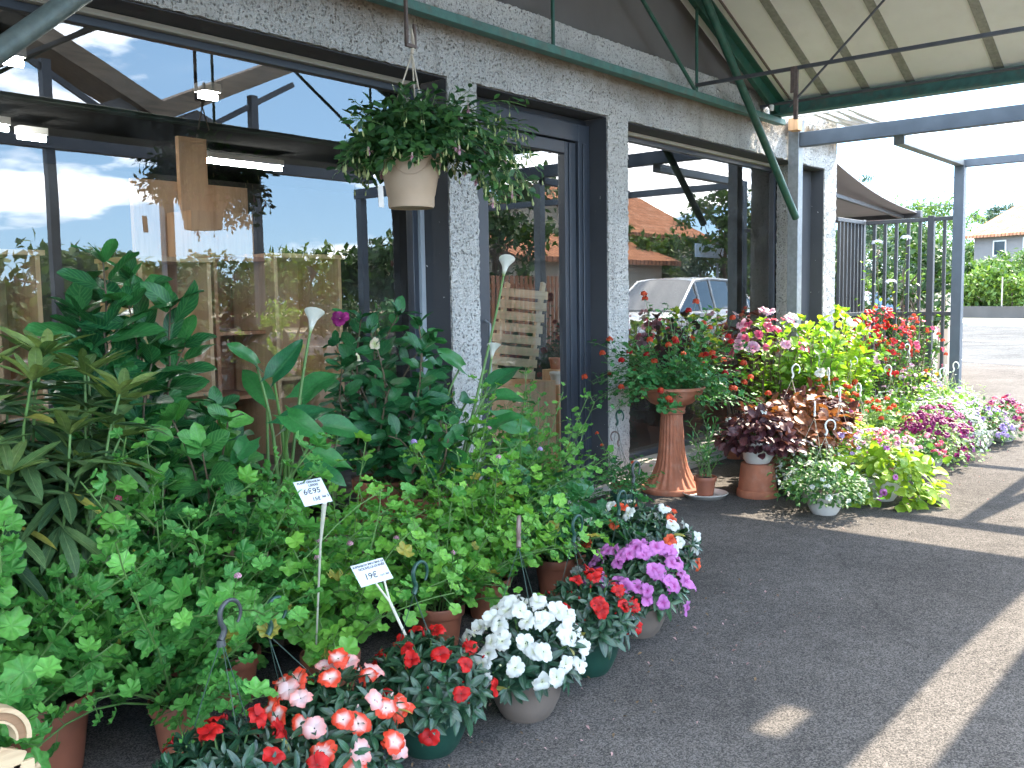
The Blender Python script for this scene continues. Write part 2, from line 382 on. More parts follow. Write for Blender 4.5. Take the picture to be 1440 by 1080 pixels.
M['p_purple'] = petalmat('purple petal', (.18,.008,.1), (.32,.025,.17), var=.35)
M['p_yellow'] = petalmat('yellow petal', (.7,.35,.02), (.85,.6,.03), var=.2)
M['p_cream'] = petalmat('cream bud', (.55,.60,.26), (.78,.68,.50), var=.25)
M['p_blue'] = petalmat('pale blue petal', (.62,.65,.78), (.68,.7,.85), var=.1)

# ------------------------------------------------------------------ templates
def grid_faces(nv, nu):
    i, j = np.meshgrid(np.arange(nv), np.arange(nu), indexing='ij'); a = (i*(nu+1)+j).ravel()
    return np.stack([a, a+1, a+nu+2, a+nu+1], 1)
def leaf(W=.5, a=.6, b=.75, fold=.15, droop=.25, wave=.03, nv=7, nu=4, arrow=0., k=0, base=.0, twist=0.):
    v = np.linspace(0, 1, nv+1); u = np.linspace(-1, 1, nu+1)
    f = (v+.004)**a*(1.002-v)**b; f = f/f.max(); f = np.maximum(f, base*(1-v)**2)
    f = np.maximum(f, .012)
    vv, uu = np.meshgrid(v, u, indexing='ij'); ff = f[:, None]
    ph = k*1.7
    x = uu*ff*W/2; y = vv - arrow*np.abs(uu)**1.4*(1-vv)**3
    z = np.abs(uu)*ff*W*fold*.5 - droop*vv**2*(.8+.1*np.sin(ph)) + wave*np.sin(vv*9+ph+uu*1.3)*np.abs(uu)
    x = x + .04*np.sin(vv*3+ph)
    if twist: x, z = x*np.cos(twist*vv)-z*np.sin(twist*vv), x*np.sin(twist*vv)+z*np.cos(twist*vv)
    V = np.stack([x, y, z], -1).reshape(-1, 3)
    UV = np.stack([(uu+1)/2, vv], -1).reshape(-1, 2)
    return V, [grid_faces(nv, nu)], UV
def round_leaf(lobes=7, dl=.09, scal=.03, cup=.2, ruf=.06, k=0, n=28, pointy=False):
    th = np.linspace(-PI*.985, PI*.985, n+1); ph = k*1.3
    if pointy: R = .39+.12*np.abs(np.cos(th*lobes/2))**.8 + .03*np.sin(th*3+ph)
    else: R = .47+dl*np.cos(th*lobes)*.42+scal*np.cos(th*lobes*3) + .03*np.sin(th*2+ph)
    R = R*(1-.10*(np.abs(th)/PI)**8)
    V=[(0,0,0)]; UV=[(.5,.5)]
    for q in (.5, 1.):
        x = np.sin(th)*R*q; y = np.cos(th)*R*q
        z = cup*(q*R)**2*2 + ruf*q*q*np.sin(th*lobes/2*2+ph) - .10*np.cos(th)*q*q
        V += list(zip(x, y, z)); UV += list(zip(.5+x, .5+y))
    i = np.arange(n)
    tri = np.stack([0*i, 1+i+1, 1+i], 1); quad = np.stack([1+i, 2+i, n+3+i, n+2+i], 1)
    return np.array(V, float), [tri, quad], np.array(UV)
def flower(np_=5, Wp=.62, Lp=.55, open_=.25, notch=.12, k=0, nu=4, nv=4, wave=.05):
    Vs=[]; Fs=[]; UVs=[]; o=0
    for i in range(np_):
        a = i*2*PI/np_ + .13*math.sin(i*3+k); s = Lp*(1+.13*math.sin(i*2.3+k*1.9))
        v = np.linspace(0,1,nv+1); u = np.linspace(-1,1,nu+1); vv,uu = np.meshgrid(v,u,indexing='ij')
        f = np.sin(PI*np.clip(vv*.80+.08,0,1))**.8
        x = uu*f*Wp/2; y = (vv*s)*(1-notch*(1-np.abs(uu))*vv**6) ; y = .03+y-(.10*np.abs(uu)**2*vv**3)
        z = open_*vv*(1-vv)*1.2 + .02*(i%2) + wave*np.sin(uu*2.5+i+k)*vv - .12*vv**2*math.sin(i*1.7+k)
        ca,sa = math.cos(a),math.sin(a)
        Vs.append(np.stack([x*ca-y*sa, x*sa+y*ca, z],-1).reshape(-1,3)); UVs.append(np.stack([(uu+1)/2,vv],-1).reshape(-1,2))
        Fs.append(grid_faces(nv,nu)+o); o += (nu+1)*(nv+1)
    return np.concatenate(Vs), [np.concatenate(Fs)], np.concatenate(UVs)
UP0 = np.array([0,0,1.])
def axis_y(T):   # turn a flower (facing +Z) so that it faces +Y, for place()
    V,Fs,UV = T; return V[:, [0,2,1]]*np.array([1,1,-1]), Fs, UV

T = {}
T['big'] = [leaf(.52,.62,.62,.22,.22,.02,9,6,k=k,twist=(k-1)*.25) for k in range(4)]
T['brd'] = [leaf(.66,.55,.60,.25,.25,.03,8,6,k=k,twist=(k-1)*.25) for k in range(4)]
T['hib'] = [leaf(.55,.6,.7,.2,.3,.035,7,4,k=k,twist=(k-1)*.3) for k in range(4)]
T['rho'] = [leaf(.24,.75,.75,.3,.2,.01,8,4,k=k) for k in range(3)]
T['cal'] = [leaf(.52,.5,.85,.35,.30,.035,10,6,arrow=.26,k=k,base=.75,twist=(k-1)*.3) for k in range(4)]
T['imp'] = [leaf(.36,.75,.85,.28,.25,.012,6,4,k=k) for k in range(3)]
T['sml'] = [leaf(.5,.6,.75,.2,.25,.02,4,2,k=k) for k in range(3)]
T['nar'] = [leaf(.2,.7,.8,.2,.2,.02,4,2,k=k) for k in range(3)]
T['heart'] = [leaf(.8,.42,.75,.25,.3,.03,6,4,arrow=.15,k=k,base=.5) for k in range(3)]
T['ger'] = [round_leaf(7,.09,.022,.28,.075,k) for k in range(5)]
T['ivy'] = [round_leaf(5,.1,.02,.2,.07,k,20,True) for k in range(4)]
T['fl_imp'] = [axis_y(flower(5,.53,.54,.26,.24,k,wave=.09)) for k in range(4)]
T['fl_pet'] = [axis_y(flower(5,.7,.5,.9,.1,k,3,3)) for k in range(2)]
T['fl_sm'] = [axis_y(flower(5,.4,.5,.3,.05,k,2,2,.03)) for k in range(2)]
T['bit'] = [leaf(.5,.6,.7,.2,.2,.0,2,2,k=k) for k in range(2)]

# ------------------------------------------------------------------ plant helpers
def nrm(a): a = np.asarray(a, float); return a/(np.linalg.norm(a, axis=-1, keepdims=True)+1e-9)
def stems(n, base, r0, L, el, bend, steps=8, az=None, jit=.12, lean=(0,0,0)):
    out = []
    for i in range(n):
        a = az[i] if az is not None else (i*2.39996+U(-.3,.3))
        e = math.radians(U(*el)); l = U(*L)
        d = np.array([math.cos(a)*math.cos(e), math.sin(a)*math.cos(e), math.sin(e)])+np.array(lean)
        p = np.array(base, float)+np.array([math.cos(a), math.sin(a), 0])*r0*U(.2,1); P=[p.copy()]
        b = bend*U(.6,1.4)
        for k in range(steps):
            d = nrm(d + np.array([0,0,-b/steps]) + rng.normal(0, jit, 3)*.5)
            p = p + d*l/steps; p[2] = max(p[2], .03); P.append(p.copy())
        out.append(np.array(P))
    return out
def along(P, t):
    q = t*(len(P)-1); i = int(min(q, len(P)-2)); f = q-i
    return P[i]*(1-f)+P[i+1]*f, nrm(P[i+1]-P[i])
UP = np.array([0,0,1.])
LB = np.array([-.30,-.62,.15])
def leaves_on(polys, per, t0, pet, size, upb=.7, out=.5, tilt=.35, taper=.3, jit=.25, c=None):
    """returns pos, dir, up, size, petioles"""
    ps, ds, us, ss, pt = [], [], [], [], []
    for P in polys:
        cc = P[0] if c is None else np.array(c)
        for k in range(per):
            t = t0+(1-t0)*(k+U(.1,.9))/per; p, tg = along(P, t)
            a = k*2.39996+U(-.4,.4)
            ref = nrm(np.cross(tg, UP if abs(tg[2])<.95 else np.array([1.,0,0]))); r2 = np.cross(tg, ref)
            rad = ref*math.cos(a)+r2*math.sin(a)
            pd = nrm(rad + tg*.35 + UP*.35); q = p + pd*U(*pet)
            o = q-cc; o[2]*=.4; o = nrm(o)
            hd = nrm(pd*np.array([1,1,.4]) + o*out + LB*.25 - UP*tilt + rng.normal(0,jit,3))
            un = nrm(UP*upb + o*.45 + LB + rng.normal(0,jit,3))
            ps.append(q); ds.append(hd); us.append(un); ss.append(U(*size)*(1-taper*t)); pt.append((p, q))
    return np.array(ps), np.array(ds), np.array(us), np.array(ss), pt
def petioles(mb, pt, r=.0015):
    if not pt: return
    A = np.array([p for p,_ in pt]); B = np.array([q for _,q in pt]); d = nrm(B-A)
    x = nrm(np.cross(d, np.array([.3,.2,.9]))); y = np.cross(d, x)
    for_a = [x, x*-.5+y*.87, x*-.5-y*.87]
    N = len(A); V = np.stack([A+for_a[0]*r, A+for_a[1]*r, A+for_a[2]*r, B+for_a[0]*r, B+for_a[1]*r, B+for_a[2]*r], 1).reshape(-1,3)
    f = np.array([[0,1,4,3],[1,2,5,4],[2,0,3,5]])
    mb.add(V, (f[None]+(np.arange(N)*6)[:,None,None]).reshape(-1,4))
def tubes(mb, polys, r0, r1, seg=5):
    for P in polys: mb.tube(P, np.linspace(r0, r1, len(P)), seg, False)

POTS = {
 'bowl': [(.001,.004),(.078,.004),(.084,.0),(.100,.022),(.120,.065),(.133,.115),(.1385,.142),(.1385,.150),(.145,.152),(.147,.160),(.145,.168),(.138,.170),(.133,.166),(.131,.14)],
 'std': [(.001,.004),(.070,.004),(.074,.0),(.0765,.006),(.094,.128),(.0945,.132),(.104,.133),(.106,.138),(.108,.172),(.106,.176),(.1,.176),(.098,.172),(.096,.145)],
}
def pot(root, kind, mat, s=1., z=0., up=False, name='pot', soil=True):
    mb = MB(); pr = [(r*s, q*s+z) for r, q in POTS[kind]]
    mb.lathe(pr, 48); o = mb.build(name, mat, root, sharp=50)
    if soil:
        r = {'bowl': .1305, 'std': .0965}[kind]*s; zz = {'bowl': .15, 'std': .152}[kind]*s+z
        sb = MB(); a = np.linspace(0,2*PI,25)[:-1]
        V=[(0,0,zz+.012*s)]; 
        for q in (.5,1.): V += [(r*q*math.cos(t), r*q*math.sin(t), zz+U(-.004,.006)) for t in a]
        i = np.arange(24); j=(i+1)%24
        sb.add(V, [np.stack([0*i,1+i,1+j],1), np.stack([1+i,25+i,25+j,1+j],1)]); sb.build('soil', M['soil'], root)
    return o
def hook(root, top, mat, rot=0., h=.075, kind='swan', thick=.0055):
    """a plastic swan-neck hook whose eye sits at top minus h"""
    t = np.linspace(0,1,26); P = []
    for q in t:
        if q < .35: s_ = q/.35; P.append((.012*math.sin(s_*PI)*1.0-.002, 0, -h+.5*h*s_))
        else:
            s_ = (q-.35)/.65; a = PI - s_*PI*1.28; R = h*.34
            P.append((R+R*math.cos(a)-.002, 0, -.5*h+h*.16+R*math.sin(a)*1.15))
    P = np.array(P); c, s = math.cos(rot), math.sin(rot)
    P = np.stack([P[:,0]*c, P[:,0]*s, P[:,2]], 1)+np.array(top)
    mb = MB(); mb.tube(P, thick*np.concatenate([np.linspace(1.5,1.15,12), np.linspace(1.15,.7,14)]), 8)
    if kind == 'leafy':
        A = P[0]; mb.tube(np.array([A, A-np.array([0,0,.018])]), [thick*1.9, thick*2.3], 8)
    return mb.build('hook', mat, root)
def wires(root, rim_r, rim_z, top, mat, n=3, r=.0012, ph=.3, sag=.0):
    mb = MB()
    for i in range(n):
        a = ph+i*2*PI/n; A = np.array([rim_r*math.cos(a), rim_r*math.sin(a), rim_z]); B = np.array(top)
        P = [A*(1-q)+B*q+np.array([0,0,-sag*math.sin(PI*q)])+np.array([math.cos(a),math.sin(a),0])*.01*math.sin(PI*q) for q in np.linspace(0,1,7)]
        mb.tube(np.array(P), r, 5, False)
    return mb.build('hanger', mat, root)

# ================================================================== SETTING
def wb(mb, name, mat, parent, **kw):
    """build a mesh given in world coordinates under a thing that stands somewhere else"""
    loc = np.array(parent.location)
    mb.V = [v-loc for v in mb.V]
    return mb.build(name, mat, parent, **kw)
def sheet(x0, y0, x1, y1, z, mat, name, n=1):
    mb = MB(); mb.add([(x0,y0,z),(x1,y0,z),(x1,y1,z),(x0,y1,z)], np.array([[0,1,2,3]])); o = mb.build(name, mat); return structure(o)
sheet(-300, -300, 400, 300, 0., M['asphalt'], 'ground')
# the road runs across the view beyond the forecourt
def strip_along(A, Bp, w0, w1, z, mat, name, h=None):
    A = np.array(A[:2]); Bp = np.array(Bp[:2]); d = nrm(Bp-A); n = np.array([d[1], -d[0]])
    if n @ A < 0: n = -n
    A2 = A-d*120; B2 = Bp+d*160
    mb = MB(); q = [A2+n*w0, B2+n*w0, B2+n*w1, A2+n*w1]
    if h is None: mb.add([(*p, z) for p in q], np.array([[0,1,2,3]]))
    else: mb.add([(*p, z) for p in q]+[(*p, z+h) for p in q], [np.array([[4,5,6,7],[0,1,5,4],[2,3,7,6]]) ])
    return mb, mat, name
RN = np.array([math.cos(math.radians(-25)), math.sin(math.radians(-25))]); RT = np.array([-RN[1], RN[0]])
RA, RB = RN*17.2, RN*17.2+RT                                   # near edge of the road
M['paint'] = plain('worn road paint', (.6,.6,.57), .8, 0, .25, 3, .2, 60)
M['kerb'] = plain('kerb stone', (.42,.38,.32), .9, 0, .2, 2, .3, 40)
M['verge'] = plain('dry verge', (.36,.30,.19), .95, 0, .3, 3, .6, 25)
for a in ((0, 18.3, .004, M['road'], 'road'), (.5, .68, .008, M['paint'], 'road_line'), (7.8, 7.98, .008, M['paint'], 'road_line')):
    mb, mt, nm = strip_along(RA, RB, *a); structure(mb.build(nm, mt))
mb, mt, nm = strip_along(RA, RB, 18.3, 18.55, 0., M['kerb'], 'kerb', .13); structure(mb.build(nm, mt))
mb, mt, nm = strip_along(RA, RB, 18.55, 90., .12, M['verge'], 'verge'); structure(mb.build(nm, mt))
SUNDIR = nrm(np.array([.95, -.11, 1.]))

# fallen petals and leaf bits on the asphalt
lit = MB(); n_=420; px_=np.concatenate([U(1.2,4.6,n_-130),U(5.8,10.,130)]); py_=np.where(px_<5,2.15+rng.normal(0,.28,n_),2.35+rng.normal(0,.35,n_)); V_=np.stack([px_,py_,U(.004,.012,n_)],1)
_t=[leaf(.5,.6,.7,.5,.5,.0,2,2,k=k) for k in range(2)]
for k_,mm in enumerate((petalmat('fallen petal',(.45,.3,.28),(.6,.35,.33),var=.5), plain('dry leaf bit',(.16,.10,.05),.9,0,.4,20,.3,60))):
    lit=MB(); I_=np.arange(k_,n_,2); lit.place(_t,V_[I_],rng.normal(0,1,(len(I_),3))*np.array([1,1,.1]),UP0+rng.normal(0,.25,(len(I_),3)),U(.008,.024,len(I_))); o=lit.build('fallen_petals' if k_==0 else 'leaf_litter',mm,None,sharp=0); o['kind']='stuff'; o['label']='scattered fallen petals on the asphalt by the pots' if k_==0 else 'scattered dry leaf bits on the asphalt by the pots'; o['category']='litter'
# ------------------------------------------------------------------ the shop
FY = 4.1
shop = thing('garden_shop', 'low garden shop with grey roughcast wall, dark glass door and large display windows', 'shop building', (4, 4.3, 0))
def rough_box(mb, lo, hi, res=.022, amp=.0085):
    lo, hi = np.array(lo,float), np.array(hi,float); n = np.maximum(1, np.round((hi-lo)/res).astype(int))
    for ax in range(3):
        a, b = [(1,2),(2,0),(0,1)][ax]
        for side in (0,1):
            if ax == 1 and side == 1: continue
            A = np.linspace(lo[a],hi[a],n[a]+1); B = np.linspace(lo[b],hi[b],n[b]+1)
            AA,BB = np.meshgrid(A,B,indexing='ij'); V = np.zeros((AA.size,3)); V[:,a]=AA.ravel(); V[:,b]=BB.ravel(); V[:,ax]=(lo,hi)[side][ax]
            N = np.array([mnoise.noise_vector(Vector(p*42)) for p in V]) + .6*np.array([mnoise.noise_vector(Vector(p*95)) for p in V])
            V = V+amp*N
            f = grid_faces(n[a], n[b]); f = f[:, ::-1] if side == 1 else f
            mb.add(V, f)
mb = MB()
rough_box(mb, (-4,4.1,2.86), (10.68,4.33,3.42))
for a, b in ((4.35,4.615),(6.1,6.38),(9.62,9.72),(10.34,10.68)): rough_box(mb, (a,4.1,0), (b,4.33,2.86))
wb(mb, 'roughcast_wall', M['roughcast'], shop, sharp=60)
mb = MB()
for xr in (5.17, -2.19):
    mb.add([(xr-3.44,4.16,3.42),(xr+3.44,4.16,3.42),(xr,4.16,4.89),(xr-3.44,4.2,3.42),(xr+3.44,4.2,3.42),(xr,4.2,4.89)], [np.array([[0,1,2],[5,4,3]]), np.array([[0,3,4,1],[1,4,5,2],[2,5,3,0]])])
    wb(mb, 'gable_board', M['gable'], shop, smooth=False); mb = MB()
mb = MB()   # dark reveals
for (a,b) in ((-2,4.35),(4.615,6.1),(9.72,10.34)):
    mb.box((b-.006,4.112,0.02),(b-.0025,4.33,2.848)); mb.box((a+.01,4.112,2.849),(b-.01,4.33,2.853))
mb.box((6.386,4.114,2.849),(9.61,4.33,2.853))
mb.box((9.73,4.25,0.02),(10.33,4.3,2.84))
wb(mb, 'window_reveal', M['reveal'], shop, smooth=False)
mb = MB(); mb.box((-4,4.02,0.0),(10.68,4.09,.06)); mb.box((-2,4.092,.0),(4.345,4.33,.14)); mb.box((6.385,4.092,0),(9.615,4.33,.12)); mb.box((4.62,4.092,0),(6.09,4.33,.03))
wb(mb, 'concrete_sill', M['concrete'], shop, bev=.006)
def window(x0, x1, z0, name='display_window'):
    fr = MB(); w = .045; y0, y1 = 4.335, 4.395
    for lo, hi in (((x0,y0,z0),(x0+w,y1,2.815)),((x1-w,y0,z0),(x1,y1,2.815)),((x0+w,y0,2.775),(x1-w,y1,2.815)),((x0+w,y0,z0),(x1-w,y1,z0+w))): fr.box(lo,hi)
    f = wb(fr, name, M['alu'], shop, bev=.004)
    g = MB(); g.add([(x0+w,4.362,z0+w),(x1-w,4.362,z0+w),(x1-w,4.362,2.775),(x0+w,4.362,2.775)], np.array([[0,1,2,3]]))
    g.V = [v-np.array(shop.location) for v in g.V]; g.build('pane', M['glass'], f, smooth=False)
    s = MB(); s.box((x0,4.30,2.817),(x1,4.40,2.846)); s.V = [v-np.array(shop.location) for v in s.V]; s.build('blind_box', M['strip'], f, bev=.004)
    return f
w1 = window(-2., 4.30, .14)
mb = MB(); mb.box((4.302,4.315,.14),(4.338,4.345,2.815)); mb.V=[v-np.array(shop.location) for v in mb.V]; mb.build('blind_guide', M['strip2'], w1, smooth=False)
w3 = window(6.39, 9.61, .12)
# door
mb = MB(); y0,y1 = 4.262,4.34
mb.box((4.62,y0,.03),(4.79,y1,2.80)); mb.box((5.945,y0,.03),(6.09,y1,2.80)); mb.box((4.79,y0,2.668),(5.945,y1,2.80)); mb.box((4.62,y0+.03,2.801),(6.09,y1,2.845))
mb.box((5.99,y0-.012,.03),(6.03,y0-.002,2.66)); 
door = wb(mb, 'glass_door', M['alu'], shop, bev=.005)
mb = MB(); mb.box((4.795,4.285,.05),(4.925,4.35,2.66)); mb.box((5.80,4.285,.05),(5.94,4.35,2.66)); mb.box((4.925,4.285,2.572),(5.80,4.35,2.66)); mb.box((4.925,4.285,.05),(5.80,4.35,.17))
mb.box((5.845,4.275,.05),(5.875,4.284,2.655))
mb.V=[v-np.array(shop.location) for v in mb.V]; mb.build('door_leaf', M['alu'], door, bev=.004)
mb = MB(); mb.add([(4.925,4.318,.17),(5.80,4.318,.17),(5.80,4.318,2.572),(4.925,4.318,2.572)], np.array([[0,1,2,3]])); mb.V=[v-np.array(shop.location) for v in mb.V]; mb.build('pane', M['doorglass'], door, smooth=False)
mb = MB(); mb.tube([(4.86,4.275,.95),(4.86,4.235,.97),(4.86,4.235,1.33),(4.86,4.275,1.35)], .011, 8); mb.V=[v-np.array(shop.location) for v in mb.V]; mb.build('handle', M['galv'], door)
# body of the shop behind the front
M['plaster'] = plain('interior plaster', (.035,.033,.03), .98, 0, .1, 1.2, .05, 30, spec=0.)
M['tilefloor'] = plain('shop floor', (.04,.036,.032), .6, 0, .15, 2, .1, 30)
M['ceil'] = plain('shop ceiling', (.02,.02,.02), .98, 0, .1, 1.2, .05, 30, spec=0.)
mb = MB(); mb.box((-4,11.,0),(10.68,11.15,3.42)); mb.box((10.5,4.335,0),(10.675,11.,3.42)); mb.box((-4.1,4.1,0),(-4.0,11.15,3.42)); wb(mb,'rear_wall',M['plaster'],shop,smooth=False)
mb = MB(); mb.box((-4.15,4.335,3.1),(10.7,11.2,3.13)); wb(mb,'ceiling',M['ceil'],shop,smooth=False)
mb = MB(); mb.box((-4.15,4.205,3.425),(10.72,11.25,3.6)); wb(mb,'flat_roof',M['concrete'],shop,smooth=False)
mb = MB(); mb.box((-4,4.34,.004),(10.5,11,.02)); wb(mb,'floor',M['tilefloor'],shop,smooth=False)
M['tube'] = m_emit('fluorescent tube', (1.,.97,.9), 55.)
def tube_light(p, q, label):
    t = thing('ceiling_light', label, 'ceiling light', ((p[0]+q[0])/2,(p[1]+q[1])/2,3.0), 0, 'fluorescent tubes inside the shop')
    c = np.array(t.location); a = np.array([p[0],p[1],2.94])-c; b = np.array([q[0],q[1],2.94])-c
    mb = MB(); mb.bar(a+np.array([0,0,.06]), b+np.array([0,0,.06]), .12, .06); mb.build('housing', M['white'], t, smooth=False)
    mb = MB(); mb.tube([a,b], .02, 8); mb.build('tube', M['tube'], t)
for (pa, pb, lb) in (((288,226),(395,238),'long bright fluorescent tube behind the large window, beside the wooden panel'),((-40,176),(12,193),'fluorescent tube at the left edge of the large window'),((25,192),(64,201),'short fluorescent tube seen low behind the left of the window'),((-30,80),(32,95),'bright fluorescent tube high in the left corner of the window'),((280,134),(305,146),'small far fluorescent tube under the window head near the panel top')):
    d1, d2 = ray(*pa), ray(*pb); s = (2.94-H)/d1[2]; a = np.array([0,0,H])+d1*s
    if a[1] > 10.5: a = np.array([0,0,H])+d1*(9.5/d1[1])
    if a[1] < 5.2: a = np.array([0,0,H])+d1*(5.4/d1[1])
    b = np.array([0,0,H])+d2*(a[1]/d2[1]); tube_light(a, b, lb)
# wooden furniture in the window
def cab(name, label, x0, x1, y0, y1, z0, z1, mat, cat='display box', legs=False, shelves=(), group=None):
    t = thing(name, label, cat, ((x0+x1)/2,(y0+y1)/2,z0), 0, group); w = .025
    c = np.array(t.location)
    mb = MB(); mb.box((x0,y1-.02,z0),(x1,y1,z1)-c*0); mb.box((x0,y0,z0),(x0+w,y1-.021,z1-w)); mb.box((x1-w,y0,z0),(x1,y1-.021,z1-w)); mb.box((x0-.02,y0-.02,z1-w+.001),(x1+.02,y1,z1+.003)); 
    wb(mb,'carcass',mat,t,smooth=False)
    for q in shelves:
        mb = MB(); mb.box((x0+w+.001,y0+.01,q),(x1-w-.001,y1-.022,q+.022)); wb(mb,'shelf',mat,t,smooth=False)
    return t
P_ = lambda x,y,Y: atY(x,y,Y)
cab('wooden_cabinet','warm brown plywood cabinet in the window behind the broad leaved bush', P_(195,400,5.0)[0], P_(297,400,5.0)[0], 5.0,5.45,.55,P_(240,362,5.0)[2],M['ply'],'cabinet',shelves=(.95,))
cab('wooden_cabinet','dark red brown cabinet in the window between two paler ones', P_(301,400,5.05)[0], P_(384,400,5.05)[0], 5.05,5.5,.55,P_(340,362,5.05)[2],M['plyd'],'cabinet',shelves=(.9,1.3))
cab('wooden_cabinet','pale planked cabinet in the window behind the calla leaves', P_(386,400,4.95)[0], P_(480,400,4.95)[0], 4.95,5.4,.4,P_(430,358,4.95)[2],M['ply'],'cabinet',shelves=(1.0,))
cab('wooden_cabinet','pale brown cabinet at the left end of the window display', P_(-10,400,5.1)[0], P_(58,400,5.1)[0], 5.1,5.5,.3,P_(30,352,5.1)[2],M['ply'],'cabinet',shelves=(.9,))
cab('display_table','long pale wooden display table under the cabinets in the window', P_(100,540,4.75)[0], 4.6, 4.75,5.6,.02,.52,M['oldwood'],'table',shelves=(.25,))
t = thing('plywood_partition','tall plywood panel standing inside behind the reflected hanging plant','panel',(2.9,5.9,0))
mb = MB(); a,b = P_(183,200,5.9)[0], P_(345,200,5.9)[0]; mb.box((a,5.9,.02),(b,5.94,2.32)); wb(mb,'board',M['ply'],t,smooth=False)
mb = MB(); a,b = P_(251,200,5.85)[0], P_(290,200,5.85)[0]; mb.box((a,5.85,.02),(b,5.89,2.62)); wb(mb,'upright',M['ply'],t,smooth=False)
mb = MB(); a,b = P_(258,200,5.6)[0], P_(345,200,5.6)[0]; mb.box((a,5.55,1.75),(b,5.84,2.1)); wb(mb,'box_shelf',M['ply'],t,smooth=False)

# ------------------------------------------------------------------ canopy
can = thing('canopy', 'pitched canopy of pale sheets on green steel trusses along the shop front', 'canopy', (5., 2.3, 0))
SL = .42
RZ, HW = 4.88, 3.68
zr = lambda x, xr=5.17: RZ-SL*abs(x-xr)
Y0, Y1 = .62, 4.34
def slope_slab(mb, xa, xb, xr, ya, yb, th=.03):
    za, zb = zr(xa,xr), zr(xb,xr)
    v = [(xa,ya,za),(xb,ya,zb),(xb,yb,zb),(xa,yb,za)]; v += [(x,y,z+th) for x,y,z in v]
    mb.add(v, np.array([[0,3,2,1],[4,5,6,7],[0,1,5,4],[1,2,6,5],[2,3,7,6],[3,0,4,7]]))
RIDGES = (5.17, -2.19)
for xr in RIDGES:
    for sgn in (1,-1):
        xe = xr + sgn*HW
        mb = MB()
        if xr > 0 and sgn == 1:
            slope_slab(mb, xr, xe, xr, Y0, .845); slope_slab(mb, xr, xe, xr, .945, Y1)
            for a,b in ((xr,6.45),(6.60,6.90),(7.10,xe)): slope_slab(mb, a, b, xr, .845, .945)  # slots added out of view so thin sun patches reach the asphalt
        else: slope_slab(mb, xr, xe, xr, Y0, Y1)
        wb(mb, 'roof_sheet', M['sheet'], can, smooth=False)
        for yb in (3.5,3.13,2.74,2.03,1.66,1.28) if xr > 0 else (3.5,2.74,2.03,1.28):
            d = np.array([sgn*1.,0,-SL]); dn = nrm(np.array([SL*sgn,0,1.])); a = np.array([xr,yb,zr(xr,xr)])-dn*.006+d*.02; b = np.array([xe,yb,zr(xe,xr)])-dn*.006
            mb = MB(); mb.bar(a,b,.075,.008,up=dn)
            for q in np.linspace(.06,.97,11): mb.tube([a*(1-q)+b*q-dn*.003, a*(1-q)+b*q-dn*.009], .006, 6)
            wb(mb, 'batten', M['batten'], can, sharp=30)
mb = MB(); mb.bar((6.,3.84,zr(6.)-.01),(8.9,3.84,zr(8.9)-.01),.012,.02); wb(mb,'edge_trim',M['rust'],can,smooth=False)
def truss(y, w=.045, outer=False):
    mb = MB(); mb.box((-6,y-w/2,3.14),(8.98,y+w/2,3.145+.05)); mb.box((-6,y+w/2-.006,3.146),(8.98,y+w/2+.05,3.152)); wb(mb,'bottom_chord',M['greenlt'],can,bev=.003)
    for xr in RIDGES:
        for sgn in (1,-1):
            xe = xr+sgn*(HW+.05)
            mb = MB(); mb.bar((xr,y,zr(xr,xr)-.075),(xe,y,zr(xe,xr)-.075),.05,.11); mb.bar((xr,y-.028,zr(xr,xr)-.022),(xe,y-.028,zr(xe,xr)-.022),.12,.012); wb(mb,'rafter',M['green'],can,bev=.003)
        for dx in (-2.08,.1,2.08):
            mb = MB(); mb.tube([(xr+dx,y,3.19),(xr+dx,y,zr(xr+dx,xr)-.1)], .0135, 8); wb(mb,'hanger_bar',M['green'],can)
        for sg in (-1,1):
            mb = MB(); mb.tube([(xr+sg*2.05,y-.012,3.19),(xr+sg*.14,y-.012,zr(xr,xr)-.42)], .016, 8); wb(mb,'diagonal',M['green'],can)
truss(3.98); truss(.72, outer=True)
mb = MB(); mb.box((8.78,Y0,3.205),(8.90,4.06,3.222)); mb.box((8.835,Y0,3.2225),(8.85,4.06,3.318)); mb.box((8.78,Y0,3.3185),(8.9,4.06,3.33)); wb(mb,'eave_beam',M['greenlt'],can,bev=.002)
mb = MB(); mb.tube([(8.6,4.05,3.275),(8.6,Y0,3.275)],.013,8); wb(mb,'eave_rail',M['rail'],can)
for xv in (1.49,):
    mb = MB(); mb.box((xv-.12,Y0,3.21),(xv+.12,4.08,3.30)); wb(mb,'valley_gutter',M['rail'],can,bev=.006)
for xt in (7.25,3.09):
    mb = MB(); mb.box((xt-.013,.72,3.235),(xt+.013,3.98,3.262)); wb(mb,'tie_rail',M['rail'],can,smooth=False)
mb = MB(); mb.box((7.235,3.10,2.86),(7.265,3.128,3.262)); mb.box((7.225,3.115,3.06),(7.234,3.15,3.26)); wb(mb,'hanger_bar',M['rust'],can,smooth=False)
mb = MB(); mb.tube([atX(1110,150,7.25), (7.25,2.1,3.95)], .009, 6); wb(mb,'brace_rod',M['rail'],can)
mb = MB(); a = atY(990,-6,3.86); b = atY(1119,306,3.86); mb.tube([a,b], .036, 12); wb(mb,'strut',M['green'],can)
mb = MB(); a = atY(-60,113,3.86); b = atY(108,-5,3.86); mb.tube([a,b,b*1.9-a*.9], .043, 14); wb(mb,'strut',M['pipe'],can)
mb = MB(); mb.box((-4,.10,3.0),(8.98,.49,3.2)); wb(mb,'outer_box_beam',M['rail'],can,bev=.01)
